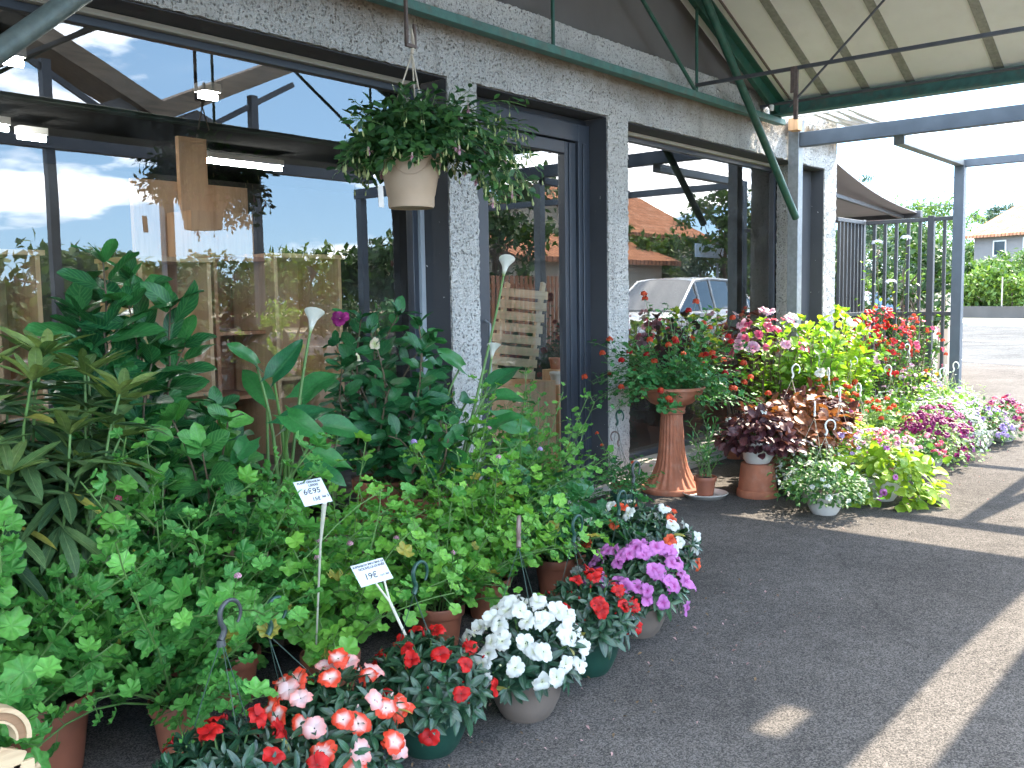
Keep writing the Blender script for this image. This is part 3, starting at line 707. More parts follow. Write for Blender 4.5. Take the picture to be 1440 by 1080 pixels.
def post(x, y, z1, s=.1, mat=None, root=None):
    mb = MB(); mb.box((x-s/2,y-s/2,0),(x+s/2,y+s/2,z1)); mb.box((x-s*1.1,y-s*1.1,0.0),(x+s*1.1,y+s*1.1,.012)); o = wb(mb,'post',mat or M['galv'],root or can,bev=.004); return o
post(9.39,4.03,3.2,.112); post(9.39,1.3,2.9,.1)
post(5.0,.27,3.0); post(-3.9,.27,3.0)
mb = MB(); mb.box((9.20,3.93,3.12),(9.31,4.03,3.24)); wb(mb,'joint_block',M['ply'],can,bev=.004)
mb = MB(); mb.box((9.345,3.965,3.08),(9.45,3.973,3.24)); wb(mb,'joint_plate',M['galv'],can,bev=.002)
mb = MB(); mb.lathe([(.0,0),(.02,.0),(.022,.05),(.012,.055)],10,tuple(atY(1085,148,3.9)-np.array([0,0,.05]))); wb(mb,'insulator',M['white'],can)
# bent bar that the hanging basket hangs from
hk = thing('hanging_bar','rusty flat bar bent into a hook above the hanging basket','hook',(3.38,3.44,2.74))
mb = MB(); q=.014
mb.box((3.355,3.43,2.755),(3.37,3.447,3.5)); mb.box((3.355,3.43,2.738),(3.425,3.447,2.7545)); mb.box((3.411,3.43,2.755),(3.425,3.447,2.855))
wb(mb,'hanging_bar',M['rust'],hk,bev=.002)

# ------------------------------------------------------------------ pergola, fence, awning
per = thing('pergola_frame','open blue grey steel pergola frame beyond the canopy','pergola',(10.2,2.5,0))
mb = MB(); mb.box((9.34,-2.,2.975),(9.44,3.973,3.115)); wb(mb,'beam',M['bluebeam'],per,bev=.004)
for y in (3.03,1.3): mb = MB(); mb.box((9.445,y-.05,2.9),(11.515,y+.05,2.985)); wb(mb,'cross_beam',M['bluebeam'] if y<2 else M['galv'],per,bev=.004)
mb = MB(); mb.box((11.525,-2.,2.885),(11.615,2.975,2.97)); wb(mb,'beam',M['bluebeam'],per,bev=.004)
post(11.57,3.03,2.97,.11,M['bluebeam'],per); post(11.57,-1.9,2.88,.11,M['bluebeam'],per); post(9.39,-1.9,2.97,.11,M['bluebeam'],per)
fen = thing('metal_fence','anthracite bar fence and gate between the shop corner and the pergola post','fence',(11.2,3.9,0))
def rails(a, b, zs, name='rail', s=.045):
    for z in zs: mb = MB(); mb.bar((*a,z),(*b,z),s,s); wb(mb,name,M['fence'],fen,bev=.003)
rails((10.69,4.1),(11.57,4.1),(2.335,1.25,.12)); rails((11.57,4.07),(11.57,3.09),(2.33,1.25,.12))
for x in np.linspace(10.78,11.46,7): mb = MB(); mb.box((x-.016,4.084,.143),(x+.016,4.116,2.312)); wb(mb,'bar',M['fence'],fen,smooth=False)
for y in (3.97,3.845,3.715,3.58,3.45,3.18): mb = MB(); mb.box((11.553,y-.017,.143),(11.587,y+.017,2.307)); wb(mb,'bar',M['fence'],fen,smooth=False)
for x,y in ((11.57,4.12),(11.57,3.325)): mb = MB(); mb.box((x-.035,y-.035,0),(x+.035,y+.035,2.37)); wb(mb,'post',M['fence'],fen,bev=.004)
awn = thing('awning','sloping grey cloth awning on the far side of the shop corner','awning',(12.,5.6,2.5))
mb = MB(); xa,za,xb,zb = 10.69,3.14,14.25,2.625
n=12; X=np.linspace(xa,xb,n+1); Z=np.linspace(za,zb,n+1)-.10*np.sin(np.linspace(0,PI,n+1))
v=[(x,y,z) for y in (4.3,8.2) for x,z in zip(X,Z)]; v2=[(x,y,z+.012) for x,y,z in v]; k=np.arange(n)
f=np.stack([k,k+1,n+2+k,n+1+k],1); mb.add(v+v2,[f,f[:,::-1]+2*(n+1),np.stack([k,k+1,k+1+2*n+2,k+2*n+2],1)]); wb(mb,'cloth',M['cloth'],awn)
mb = MB(); mb.box((14.25,4.25,2.56),(14.36,8.25,2.66)); wb(mb,'front_bar',M['rail'],awn,bev=.006)
for y in (4.5,8.): mb = MB(); mb.bar((10.69,y,2.75),(14.26,y,2.58),.05,.05); wb(mb,'folding_arm',M['rail'],awn,bev=.004)
ac = thing('slatted_bracket','white slatted metal frame fixed above the far end of the wall','bracket',(10.0,4.0,3.32))
z=3.34
for y in (3.62,3.74,3.86,3.98): mb = MB(); mb.box((9.55,y-.022,z),(10.9,y+.022,z+.03)); wb(mb,'slat',M['white'],ac,bev=.003)
for x in (9.5,10.92): mb = MB(); mb.box((x-.02,3.55,z-.04),(x+.02,4.09,z+.05)); wb(mb,'side_bar',M['white'],ac,bev=.003)
mb = MB(); mb.box((10.3,3.66,3.40),(11.0,4.05,3.70)); wb(mb,'cover',M['white'],ac,bev=.01)

# ================================================================== PLANTS
def shell(n, R, hz, z0, lo=-.1, jit=.12, az=None):
    """points and outward directions on a dome"""
    a = U(0, 2*PI, n) if az is None else U(az[0], az[1], n); c = U(lo, 1., n); s = np.sqrt(np.maximum(0, 1-c*c))
    d = np.stack([s*np.cos(a), s*np.sin(a), c], 1); r = 1+rng.normal(0, jit, (n,1))
    return d*np.array([R,R,hz])*r+np.array([0,0,z0]), d
def spread_dirs(n, lo=-.15, rot=0.):
    i = np.arange(n)+.5; c = 1-i/n*(1-lo); a = i*2.39996+rot
    s = np.sqrt(np.maximum(0,1-c*c)); return np.stack([s*np.cos(a), s*np.sin(a), c],1)
def flowers_as_parts(root, tm, mat, pos, d, size, name='flower'):
    meshes = []
    for k in range(min(4, len(tm))):
        mb = MB(); mb.place([tm[k]], [(0,0,0)], [(0,1,0)], [(0,0,1)], [1.]); meshes.append(mb.mesh(name, mat, True, 0))
    for p, dd, s in zip(pos, d, size):
        o = D.objects.new(name, meshes[rng.integers(len(meshes))]); COL.objects.link(o); o.parent = root
        y = nrm(dd); ref = nrm(rng.normal(0,1,3)); x = nrm(np.cross(y, ref)); z = np.cross(x, y)
        o.matrix_local = Matrix(((x[0]*s,y[0]*s,z[0]*s,p[0]),(x[1]*s,y[1]*s,z[1]*s,p[1]),(x[2]*s,y[2]*s,z[2]*s,p[2]),(0,0,0,1)))
def impatiens(label, loc, potmat, fl, nfl, R=.2, hz=.2, s=1., hookmat='hookg', hooktop=.62, hookoff=(0,0), nst=46, fsz=(.05,.066), lo=.05, kind='swan', hookrot=0., bits=()):
    root = thing('impatiens_basket', label, 'flower pot', loc, 0, 'impatiens in hanging pots along the asphalt')
    pot(root, 'bowl', M[potmat], s)
    z0 = .15*s; lf = MB(); st = MB(); dirs = spread_dirs(nst, lo-.05, U(0,6)); 
    for d in dirs:
        tip = d*np.array([R,R,hz])*U(.78,1.02)+np.array([0,0,z0+.02]); b = d*np.array([.05,.05,0])+np.array([0,0,z0])
        mid = (tip+b)/2+np.array([0,0,.03]); P = np.array([b, b*.4+mid*.6, mid*.5+tip*.5, tip]); st.tube(P, [.005,.0045,.004,.003], 5, False)
        ax = nrm(tip-mid+UP*.03); ref = nrm(np.cross(ax,[.3,.8,.2])); r2 = np.cross(ax, ref)
        for q, L, n, lift in ((.55,.075,5,.05),(.8,.08,6,.25),(1.,.062,5,.7),(1.02,.03,3,1.6)):
            a0 = U(0,6.28); p = b*(1-q)+tip*q if q<.9 else tip+ax*(q-1)
            for k in range(n):
                a = a0+k*2*PI/n+U(-.25,.25); rad = ref*math.cos(a)+r2*math.sin(a)
                dd = nrm(rad+ax*lift+rng.normal(0,.12,3)-UP*.05)
                lf.place(T['imp'], [p+rad*.004], [dd], [ax*1.+rng.normal(0,.12,3)], [L*U(.75,1.2)*s])
    lf.build('foliage', M['lf_imp'], root, sharp=0); st.build('stem', M['stem'], root, sharp=0)
    for (pm, n) in zip(fl, nfl):
        dd = spread_dirs(int(n*1.0), lo, U(0,6)); dd = nrm(dd+rng.normal(0,.16,dd.shape))
        pos = dd*np.array([R,R,hz])*U(1.0,1.14,(len(dd),1))+np.array([0,0,z0+.035])
        flowers_as_parts(root, T['fl_imp'], M[pm], pos, nrm(dd+UP*.25+np.array([-.35,-.35,0])+rng.normal(0,.22,dd.shape)), U(*fsz,len(dd))/.55*.66)
    for (pm, n, az) in bits:
        dd = nrm(np.stack([np.cos(U(az[0],az[1],n)), np.sin(U(az[0],az[1],n)), U(.1,.7,n)],1)); pos = dd*np.array([R,R,hz])*1.08+np.array([0,0,z0+.03])
        flowers_as_parts(root, T['fl_imp'], M[pm], pos, dd, U(*fsz,n)/.55*.62)
    bb = MB(); bd = MB(); bd.lathe([(.0005,0),(.16,.15),(.22,.45),(.15,.8),(.01,1.)],7); bt_=(np.concatenate(bd.V)[:,[0,2,1]],[f for f in bd.F if f.shape[1]==4],np.concatenate(bd.UV))
    dd = nrm(spread_dirs(22,.1,U(0,6))+rng.normal(0,.2,(22,3))); bb.place([bt_],dd*np.array([R,R,hz])*U(.98,1.08,(22,1))+np.array([0,0,z0+.03]),nrm(dd+UP*.4),rng.normal(0,1,(22,3)),U(.012,.022,22)); bb.build('buds',M[fl[0]],root,sharp=0)['kind']='stuff'
    if hookmat:
        top = np.array([hookoff[0], hookoff[1], hooktop]); hook(root, top, M[hookmat], hookrot, .1, kind, .0062)
        wires(root, .139*s, .16*s, top-np.array([0,0,.1]), M['wire'], 3, .0014, U(0,2))
    return root
impatiens('red flowering impatiens basket in front of the wooden ornament at the picture bottom', (1.36,2.13,0), 'greenpot', ('p_red',), (16,), .235, .19, 1., 'hookk', .66, (.10,.16), 60, (.05,.062), kind='leafy')
impatiens('coral and white flowering impatiens basket between the two red flowering ones', (1.73,2.16,0), 'taupe', ('p_coral','p_salmon'), (32,15), .205, .225, 1., 'hookg', .62, (-.10,.15), 48, (.052,.066))
impatiens('red flowering impatiens in a dark green pot beneath the 19 euro sign', (2.17,2.19,0), 'greenpot', ('p_red',), (15,), .205, .20, 1., 'hookg', .60, (.04,.10), 52, (.045,.055))
impatiens('white flowering impatiens in a taupe pot, full of blooms', (2.575,2.10,0), 'taupe', ('p_white',), (60,), .205, .215, 1., 'hookb', .70, (.03,.05), 46, (.052,.066), hookrot=.6)
impatiens('red flowering impatiens in a dark green pot between the white and the mauve baskets', (3.04,2.16,0), 'greenpot', ('p_red',), (20,), .20, .20, 1., 'hookg', .6, (.05,.1), 48, (.05,.06))
impatiens('mauve flowering impatiens in a taupe pot, thick with blooms', (3.53,2.23,0), 'taupe', ('p_mauve',), (72,), .215, .205, 1., 'hookg', .62, (.0,.1), 44, (.05,.064))
impatiens('wide impatiens basket with white and a few orange flowers near the door', (3.98,2.52,0), 'greenpot', ('p_white','p_orange'), (22,12), .30, .26, 1.05, 'hookk', .66, (.05,.05), 70, (.05,.062))

def geranium(label, loc, leafk, mat, nst, L, el, bend, per, size, potk=('std','terra',1.), pet=(.03,.07), fl=None, z=0., lean=(0,0,0), tilt=.3, hookm=None, zmin=.02, cat='potted plant', name='geranium_plant', group='green geraniums massed before the window', upb=.7, sr=.0032):
    root = thing(name, label, cat, loc, U(0,6.28) if lean == (0,0,0) else 0, group)
    s = potk[2]; pot(root, potk[0], M[potk[1]], s, z); zt = (.15 if potk[0]=='std' else .145)*s+z
    S = stems(nst, (0,0,zt), .06*s, L, el, bend, 9, lean=lean)
    p,d,u,ss,pt = leaves_on(S, per, .18, pet, size, upb, .7, tilt, .25, .28, (0,0,zt))
    keep = (p[:,2] > zmin+U(0,.06,len(p))) & (U(0,1,len(p)) < .93); ss = ss*np.clip(rng.normal(1,.16,len(ss)),.55,1.4); p,d,u,ss = p[keep],d[keep],u[keep],ss[keep]; pt=[q for q,k in zip(pt,keep) if k]
    lf = MB(); lf.place(T[leafk], p, d, u, ss/.9); lf.build('foliage', M[mat], root, sharp=0)
    st = MB(); tubes(st, S, sr*1.3, sr*.7); petioles(st, pt, .0013); st.build('stem', M['stem'], root, sharp=0)
    if fl:
        for (pm, n, fs) in fl:
            for i in range(n):
                P = S[rng.integers(len(S))]; t = U(.6,1.); b,tg = along(P,t); o = nrm((b-np.array([0,0,zt]))*np.array([1,1,.4])); q = b+o*U(.04,.09)+UP*U(.05,.1)
                fm = MB(); dd = spread_dirs(16,-.1,U(0,6)); fm.place(T['fl_sm'], q+dd*fs*.6, dd+rng.normal(0,.2,dd.shape), rng.normal(0,1,dd.shape), U(.7,1.1,16)*fs*.75)
                o2 = fm.build('flower_head', M[pm], root, sharp=0); sm = MB(); sm.tube([b,(b+q)/2+UP*.01,q],.0016,5,False); sm.build('flower_stalk', M['stem'], o2)
    if hookm: hook(root,(0.05,0,hookm[1]),M[hookm[0]],U(0,3),.1,thick=.006); wires(root,.1*s,.17*s,(0.05,0,hookm[1]-.1),M['wire'],3)
    return root
GA = dict(tilt=.3)
geranium('big leaved zonal geranium in a terracotta pot at the left edge of the row', (1.34,3.2,0), 'ger','lf_ger', 40,(.5,1.1),(48,88),.62,19,(.06,.10),('std','terrap',.95), zmin=.17, fl=(('p_hot',2,.02),))
geranium('geranium cut off by the left picture edge, with pale bright leaves', (0.98,2.92,0), 'ger','lf_ger', 36,(.5,1.08),(48,88),.55,18,(.06,.10),('std','terrap',.95))
geranium('large trailing geranium with yellowing lower leaves, right of the terracotta potted one', (1.66,2.86,0), 'ger','lf_ger', 40,(.34,1.0),(25,88),.85,18,(.05,.09),('std','terrap',1.), fl=(('p_pink',1,.017),))
geranium('bushy geranium below the lowest broad leaved bush', (1.98,3.06,0), 'ger','lf_ger', 36,(.4,.98),(35,86),.65,18,(.056,.088),('std','terrap',1.1), fl=(('p_pink',2,.016),))
geranium('sparse geranium in a terracotta pot right behind the coral basket', (2.22,2.76,0), 'ivy','lf_ger2', 18,(.3,.72),(35,85),.75,13,(.055,.08),('std','terrap',1.05))
geranium('ivy geranium carrying pink flower heads and the 6,95 price sign', (2.52,3.12,0), 'ivy','lf_ger2', 38,(.4,.92),(42,86),.6,18,(.05,.078),('std','terra',1.1), fl=(('p_pink',5,.019),))
geranium('ivy geranium in a small terracotta pot behind the dark green potted red impatiens', (2.88,2.83,0), 'ivy','lf_ger2', 30,(.3,.64),(35,86),.7,17,(.05,.075),('std','terrap',1.05), fl=(('p_pink',1,.016),))
geranium('deep green geranium behind the white impatiens, its brown hook in front', (3.3,2.92,0), 'ivy','lf_ger2', 34,(.35,.74),(35,86),.75,17,(.05,.075),('std','terra',1.05), fl=(('p_pink',1,.018),))
geranium('geranium with pale lilac flower heads below the tall calla', (3.45,3.25,0), 'ivy','lf_ger2', 36,(.4,.95),(45,86),.55,18,(.05,.072),('std','terra',1.15), fl=(('p_lilac',3,.02),('p_pink',2,.017)))
geranium('tall lacy leaved geranium just before the glass door', (4.1,3.32,0), 'ivy','lf_ger2', 44,(.4,1.0),(58,88),.45,24,(.034,.054),('std','terra',1.15))
geranium('low dark geranium in the gap left of the mauve impatiens', (3.78,2.88,0), 'ger','lf_gerd', 28,(.3,.6),(25,84),.8,15,(.055,.08),('std','terrap',1.05))

# ---- broad leaved shrubs on the bench behind
bench = thing('plant_bench','low weathered plank bench under the plants along the window','bench',(2.5,3.65,0))
for y in (3.36,3.5,3.64,3.78,3.92): mb = MB(); mb.box((.6,y-.06,.26),(4.45,y+.06,.295)); wb(mb,'plank',M['oldwood'],bench,bev=.004)
for x in (.8,2.5,4.25):
    mb = MB(); mb.box((x-.05,3.34,.20),(x+.05,3.96,.259)); mb.box((x-.05,3.36,0),(x+.05,3.44,.199)); mb.box((x-.05,3.86,0),(x+.05,3.94,.199)); wb(mb,'trestle',M['oldwood'],bench,bev=.004)
def shrub(label, loc, tm, mat, S, per, size, pet=(.01,.03), t0=.35, upb=.6, tilt=.15, taper=.15, sr=(.008,.003), potk=('std','terrap',1.2), name='broad_leaf_shrub', fl=None, stemmat='stemb', jit=.3, z=0., group=None, buds=None, whorl=False):
    root = thing(name, label, 'potted plant' if name!='hibiscus_shrub' else 'shrub', loc, 0, group); pot(root, potk[0], M[potk[1]], potk[2], z)
    p,d,u,ss,pt = leaves_on(S, per, t0, pet, size, upb, .5, tilt, taper, jit)
    lf = MB(); lf.place(T[tm], p, d, u, ss); 
    # tip leaves
    for P in S:
        tg = nrm(P[-1]-P[-2])
        for k in range(4 if not whorl else 9):
            a = k*2.4; ref = nrm(np.cross(tg,[.31,.8,.22])); r2 = np.cross(tg,ref); rad = ref*math.cos(a)+r2*math.sin(a)
            lf.place(T[tm],[P[-1]],[rad*U(.5,1.)+tg*U(.5,1.1)],[tg+rng.normal(0,.2,3)],[U(*size)*U(.5,.8)])
    lf.build('foliage', M[mat], root, sharp=0)
    st = MB(); tubes(st, S, *sr, 7); petioles(st, pt, .0022); st.build('stem', M[stemmat], root, sharp=0)
    if fl:
        for pm, P, s_, tmn in fl: flowers_as_parts(root, T[tmn], M[pm], [P], [nrm(np.array([-.6,-.7,.4])+rng.normal(0,.3,3))], [s_])
    return root
def to(*pts): return np.array(pts, float)
def curve(a, b, sag=.06, n=9, side=None):
    a, b = np.array(a,float), np.array(b,float); s = rng.normal(0,1,3)*np.array([1,1,0]); s = nrm(s)*sag if side is None else np.array(side)
    return np.array([a*(1-q)+b*q+s*math.sin(PI*q)+np.array([0,0,.02])*math.sin(PI*q)+rng.normal(0,.004,3) for q in np.linspace(0,1,n)])
def fan(n, base, c, r, sag=.08):
    """stems from base to points in an ellipsoid round c"""
    dd = spread_dirs(n,-.8,U(0,6)); return [curve(np.array(base)+rng.normal(0,.02,3)*np.array([1,1,0]), np.array(c)+d*np.array(r)*U(.75,1.05), sag) for d in dd]
zb=.297
L_ = (1.86,3.5,zb)
S = [curve((0,0,.18),np.array(q)) for q in ((-.08,-.05,1.36),(-.02,-.1,1.2),(-.12,-.1,1.1),(.13,-.12,1.18),(-.17,.0,1.16),(.24,-.05,1.05),(-.20,-.12,1.02),(.08,.05,1.3),(.02,-.16,.98),(.22,.1,.85),(-.1,.1,1.1))]
shrub('tallest broad leaved shrub, big glossy ribbed leaves reaching up before the left window', L_, 'big','lf_big', S, 14, (.15,.235), t0=.40, potk=('std','terrap',1.5), group='glossy broad leaved shrubs by the window')
S = fan(8,(0,0,.18),(0,0,.95),(.25,.25,.3))
shrub('broad leaved shrub mostly outside the left picture edge, one dark leaf poking in', (0.93,3.52,zb), 'big','lf_big', S, 8, (.15,.22), t0=.4, potk=('std','terrap',1.5), group='glossy broad leaved shrubs by the window')
S = fan(17,(0,0,.17),(.02,-.02,.72),(.26,.24,.26))
shrub('fresh green broad leaved bush below the tallest shrub, left of the calla stems', (1.93,3.24,.1), 'brd','lf_brd', S, 13, (.10,.16), t0=.3, potk=('std','terrap',1.3), group='glossy broad leaved shrubs by the window')
S = fan(12,(0,0,.17),(0,0,.62),(.2,.2,.2))
shrub('small dark broad leaved bush between the rhododendron and the calla', (2.15,3.55,zb), 'brd','lf_big', S, 10, (.10,.15), t0=.3, potk=('std','terrap',1.2), group='glossy broad leaved shrubs by the window')
# rhododendron: whorls
def rhodo(label, loc, c, r, n):
    root = thing('rhododendron', label, 'potted plant', loc, 0); pot(root,'std',M['terrap'],1.5)
    S = fan(n,(0,0,.2),c,r,.05); lf = MB(); yl = MB()
    for P in S:
        for t,nl,L,lift in ((1.,9,.13,.75),(.9,8,.155,.25),(.8,9,.16,-.3),(.68,8,.15,-.6)):
            p,tg = along(P,t); tg = nrm(tg+UP*.6); ref = nrm(np.cross(tg,[.31,.8,.22])); r2 = np.cross(tg,ref); a0=U(0,6)
            for k in range(nl):
                a = a0+k*2*PI/nl+U(-.2,.2); rad = ref*math.cos(a)+r2*math.sin(a)
                (yl if t==1. else lf).place(T['rho'],[p],[nrm(rad+tg*lift+rng.normal(0,.12,3))],[tg+rng.normal(0,.12,3)],[L*U(.85,1.3)])
    lf.build('foliage',M['lf_rho'],root,sharp=0); yl.build('young_leaves',M['lf_rhol'],root,sharp=0); st = MB(); tubes(st,S,.008,.004,7); st.build('stem',M['stem'],root,sharp=0)
rhodo('rhododendron with whorls of long narrow olive leaves at the left edge', (1.28,3.05,0), (.02,0,1.12), (.34,.26,.27), 24)
# callas
def spathe(k=0):
    nv, nu = 9, 14; v = np.linspace(0,1,nv+1); a = np.linspace(-PI*1.05,PI*1.05,nu+1); vv,aa = np.meshgrid(v,a,indexing='ij')
    r = .07+.22*vv**1.3+.75*np.clip(vv-.6,0,1)**1.5*(1+.6*np.cos(aa)); y = vv*(.86+.34*np.cos(aa/2)**2*vv**2)-.10*np.clip(vv-.7,0,1)*(1-np.cos(aa))
    V = np.stack([r*np.sin(aa)*(1+.04*aa/PI), y, r*np.cos(aa)],-1).reshape(-1,3); UV = np.stack([(aa/PI+1)/2, vv],-1).reshape(-1,2)
    return V,[grid_faces(nv,nu)],UV
T['spathe']=[spathe()]
M['p_calla'] = petalmat('calla spathe',(.30,.40,.12),(.78,.78,.70),(.05,.4),.06,.3,.4)
def calla(label, loc, leafs, flowers, base_r=.07, potk=('std','terrap',1.3)):
    root = thing('calla_lily', label, 'potted plant', loc, 0, 'callas with arrow shaped leaves'); pot(root,potk[0],M[potk[1]],potk[2]); z0=.15*potk[2]
    lf = MB(); st = MB()
    for (tip, L, dd) in leafs:
        b = np.array([U(-1,1)*base_r,U(-1,1)*base_r,z0]); tip=np.array(tip,float); P = np.array([b*(1-q)+tip*q+np.array([0,0,.06])*math.sin(PI*q)-nrm((tip-b)*np.array([1,1,0]))*.05*math.sin(PI*q) for q in np.linspace(0,1,9)])
        st.tube(P,np.linspace(.011,.005,9),8,False)
        d = nrm(np.array(dd,float)); lf.place(T['cal'],[tip],[d],[nrm(UP*.7+np.array([-.55,-.6,0])-d*.2+rng.normal(0,.2,3))],[L*.88])
    lf.build('foliage',M['lf_cal'],root,sharp=0); st.build('leaf_stalk',M['stem'],root,sharp=0)
    for (tip,s_,dd) in flowers:
        b = np.array([U(-1,1)*.03,U(-1,1)*.03,z0]); tip=np.array(tip,float); d=nrm(np.array(dd,float))
        P=np.array([b*(1-q)**2+2*q*(1-q)*(tip-d*.35)+tip*q*q for q in np.linspace(0,1,12)])
        sm=MB(); sm.tube(P,np.linspace(.009,.006,12),8,False); o=sm.build('flower_stalk',M['stem'],root,sharp=0)
        f=MB(); f.place(T['spathe'],[tip],[d],[nrm(np.array([-.5,-.8,.1]))],[s_]); f.build('flower',M['p_calla'],o,sharp=0)
        f=MB(); f.tube([tip+d*s_*.25,tip+d*s_*.85],[.006,.004],7); f.build('spadix',M['p_yellow'],o)
Lc=np.array([2.4,3.3,.1])
rel=lambda px,py,Y: atY(px,py,Y)-Lc
calla('calla on the left with tall upright stalks and one white flower', tuple(Lc), [
  (rel(360,512,3.3),.2,(-.7,-.3,.45)),(rel(384,530,3.2),.22,(.35,-.2,.6)),(rel(400,600,3.15),.27,(.65,-.35,.35)),(rel(425,560,3.35),.26,(.7,-.1,.5)),(rel(405,585,3.0),.2,(.2,-.8,-.3)),
  (rel(350,620,3.1),.18,(-.7,-.5,-.2)),(rel(455,600,3.2),.24,(.8,-.3,-.1)),(rel(440,640,3.1),.2,(.7,-.6,-.2)),(rel(375,560,3.6),.22,(-.2,.5,.5)),(rel(330,650,3.3),.18,(-.8,.1,-.1)),(rel(430,655,3.0),.2,(.3,-.8,-.2))],
  [(rel(436,468,3.3),.09,(.25,-.05,1.))])
Lc=np.array([3.68,3.5,zb])
calla('tall calla before the roughcast pillar, flower held high above its leaves', tuple(Lc), [
  (rel(648,515,3.5),.22,(-.8,-.1,.45)),(rel(660,560,3.35),.2,(-.7,-.5,.1)),(rel(690,545,3.45),.25,(.5,-.3,.5)),(rel(700,560,3.4),.28,(.9,-.3,.0)),(rel(700,590,3.3),.28,(.9,-.4,-.2)),(rel(690,600,3.2),.2,(.2,-.7,.4)),
  (rel(620,620,3.35),.24,(-.7,-.5,-.1)),(rel(640,640,3.2),.2,(-.4,-.8,-.1)),(rel(715,630,3.3),.26,(.8,-.5,-.2)),(rel(700,655,3.25),.22,(.6,-.7,-.2)),(rel(590,640,3.5),.22,(-.9,-.1,-.1)),(rel(740,610,3.5),.26,(.9,.1,.1))],
  [(rel(708,388,3.5),.095,(.30,.0,1.)),(rel(691,505,3.5),.08,(.12,-.1,1.))])
Lc=np.array([4.32,3.12,.0])
calla('low calla with wide spreading leaves at the foot of the door pillar', tuple(Lc), [
  (rel(800,690,3.1),.26,(.9,-.2,.1)),(rel(775,680,3.1),.24,(-.3,-.6,.5)),(rel(815,720,3.0),.24,(.5,-.8,-.1)),(rel(790,720,3.0),.24,(-.2,-.9,-.2)),(rel(820,670,3.2),.22,(.8,.4,.2)),(rel(775,740,2.95),.2,(-.5,-.8,-.3))], [], potk=('std','terrap',1.1))
# hibiscus
S = fan(20,(0,0,.2),(0.0,-.08,.82),(.36,.3,.40),.1)
R_=np.array([3.38,3.72,zb])
shrub('dark green hibiscus before the pillar with a magenta bud and cream flowers', tuple(R_), 'hib','lf_hib', S, 14, (.10,.165), t0=.28, potk=('std','terra',1.5), name='hibiscus_shrub', fl=(('p_purple',atY(478,448,3.55)-R_,.09,'fl_imp'),('p_cream',atY(527,484,3.5)-R_,.06,'fl_imp'),('p_cream',atY(503,502,3.5)-R_,.05,'fl_imp')))
S = fan(13,(0,0,.17),(0,0,.5),(.26,.24,.22))
shrub('low hibiscus bush right below the dark green one, beside the tall calla', (3.38,3.42,zb), 'hib','lf_hib', S, 12, (.09,.14), t0=.3, potk=('std','terra',1.2), name='hibiscus_shrub')
S = [curve((0,0,.15),q,.03) for q in ((-.05,0,.72),(.05,-.05,.62),(.0,.04,.8))]
shrub('slender young plant with a few dark leaves before the brown cabinets', (2.36,3.85,zb), 'hib','lf_hib', S, 4, (.09,.12), t0=.55, potk=('std','terrap',1.), name='young_shrub', sr=(.004,.002))

M['p_fuc']=petalmat('fuchsia sepal',(.8,.62,.55),(.78,.5,.46))
# ---- hanging fuchsia
fu = thing('fuchsia_basket','fuchsia overflowing a cream hanging pot that hangs before the big window','hanging basket',(3.37,3.44,1.955))
mb = MB(); mb.lathe([(.001,.004),(.082,.004),(.086,0),(.089,.01),(.090,.05),(.093,.056),(.105,.13),(.122,.222),(.127,.224),(.130,.232),(.130,.262),(.127,.268),(.120,.268),(.117,.26),(.115,.22)],56); mb.build('pot',M['cream'],fu,sharp=50)
mb = MB()
for k in range(4):   # moulded swags
    a = np.linspace(k*PI/2, (k+1)*PI/2, 17); q=(np.linspace(-1,1,17))**2; z=.135+.075*q; r=.1055+(z-.13)/.092*.0165+.001
    mb.tube(np.stack([r*np.cos(a),r*np.sin(a),z],1),.0022,6,False)
mb.build('swag',M['cream'],fu)
mb = MB(); sb=np.linspace(0,2*PI,25)[:-1]; mb.add([(0,0,.245)]+[(.117*math.cos(t),.117*math.sin(t),.24) for t in sb],np.stack([np.zeros(24),1+np.arange(24),1+(np.arange(24)+1)%24],1).astype(int)); mb.build('soil',M['soil'],fu)
S = stems(96,(0,0,.25),.10,(.16,.34),(12,84),1.4,9,jit=.16)
S += stems(30,(.03,-.02,.25),.09,(.34,.60),(30,70),2.5,11,az=[math.radians(-48)+U(-.5,.5) for _ in range(30)],jit=.12)
p,d,u,ss,pt = leaves_on(S,22,.06,(.008,.022),(.04,.07),.6,.5,.35,.2,.35)
lf=MB(); lf.place(T['sml'],p,d,u,ss); cp,cd=shell(900,.20,.22,.27,-.15,.2); cp=(cp-np.array([0,0,.27]))*U(.5,1.,(900,1))+np.array([0,0,.27]); lf.place(T['sml'],cp,nrm(cd-UP*.5+rng.normal(0,.4,cd.shape)),nrm(cd+UP*.5+LB+rng.normal(0,.3,cd.shape)),U(.04,.065,900)); lf.build('foliage',M['lf_fuc'],fu,sharp=0)
st=MB(); tubes(st,S,.0026,.0014); petioles(st,pt,.0009)
bud=MB(); fl1=MB(); fl2=MB(); bt=MB(); bt.lathe([(.0005,0),(.06,.1),(.10,.35),(.16,.6),(.13,.85),(.02,1.)],8); bt=(np.concatenate(bt.V)[:,[0,2,1]],[f for f in bt.F if f.shape[1]==4],np.concatenate(bt.UV))
n=0
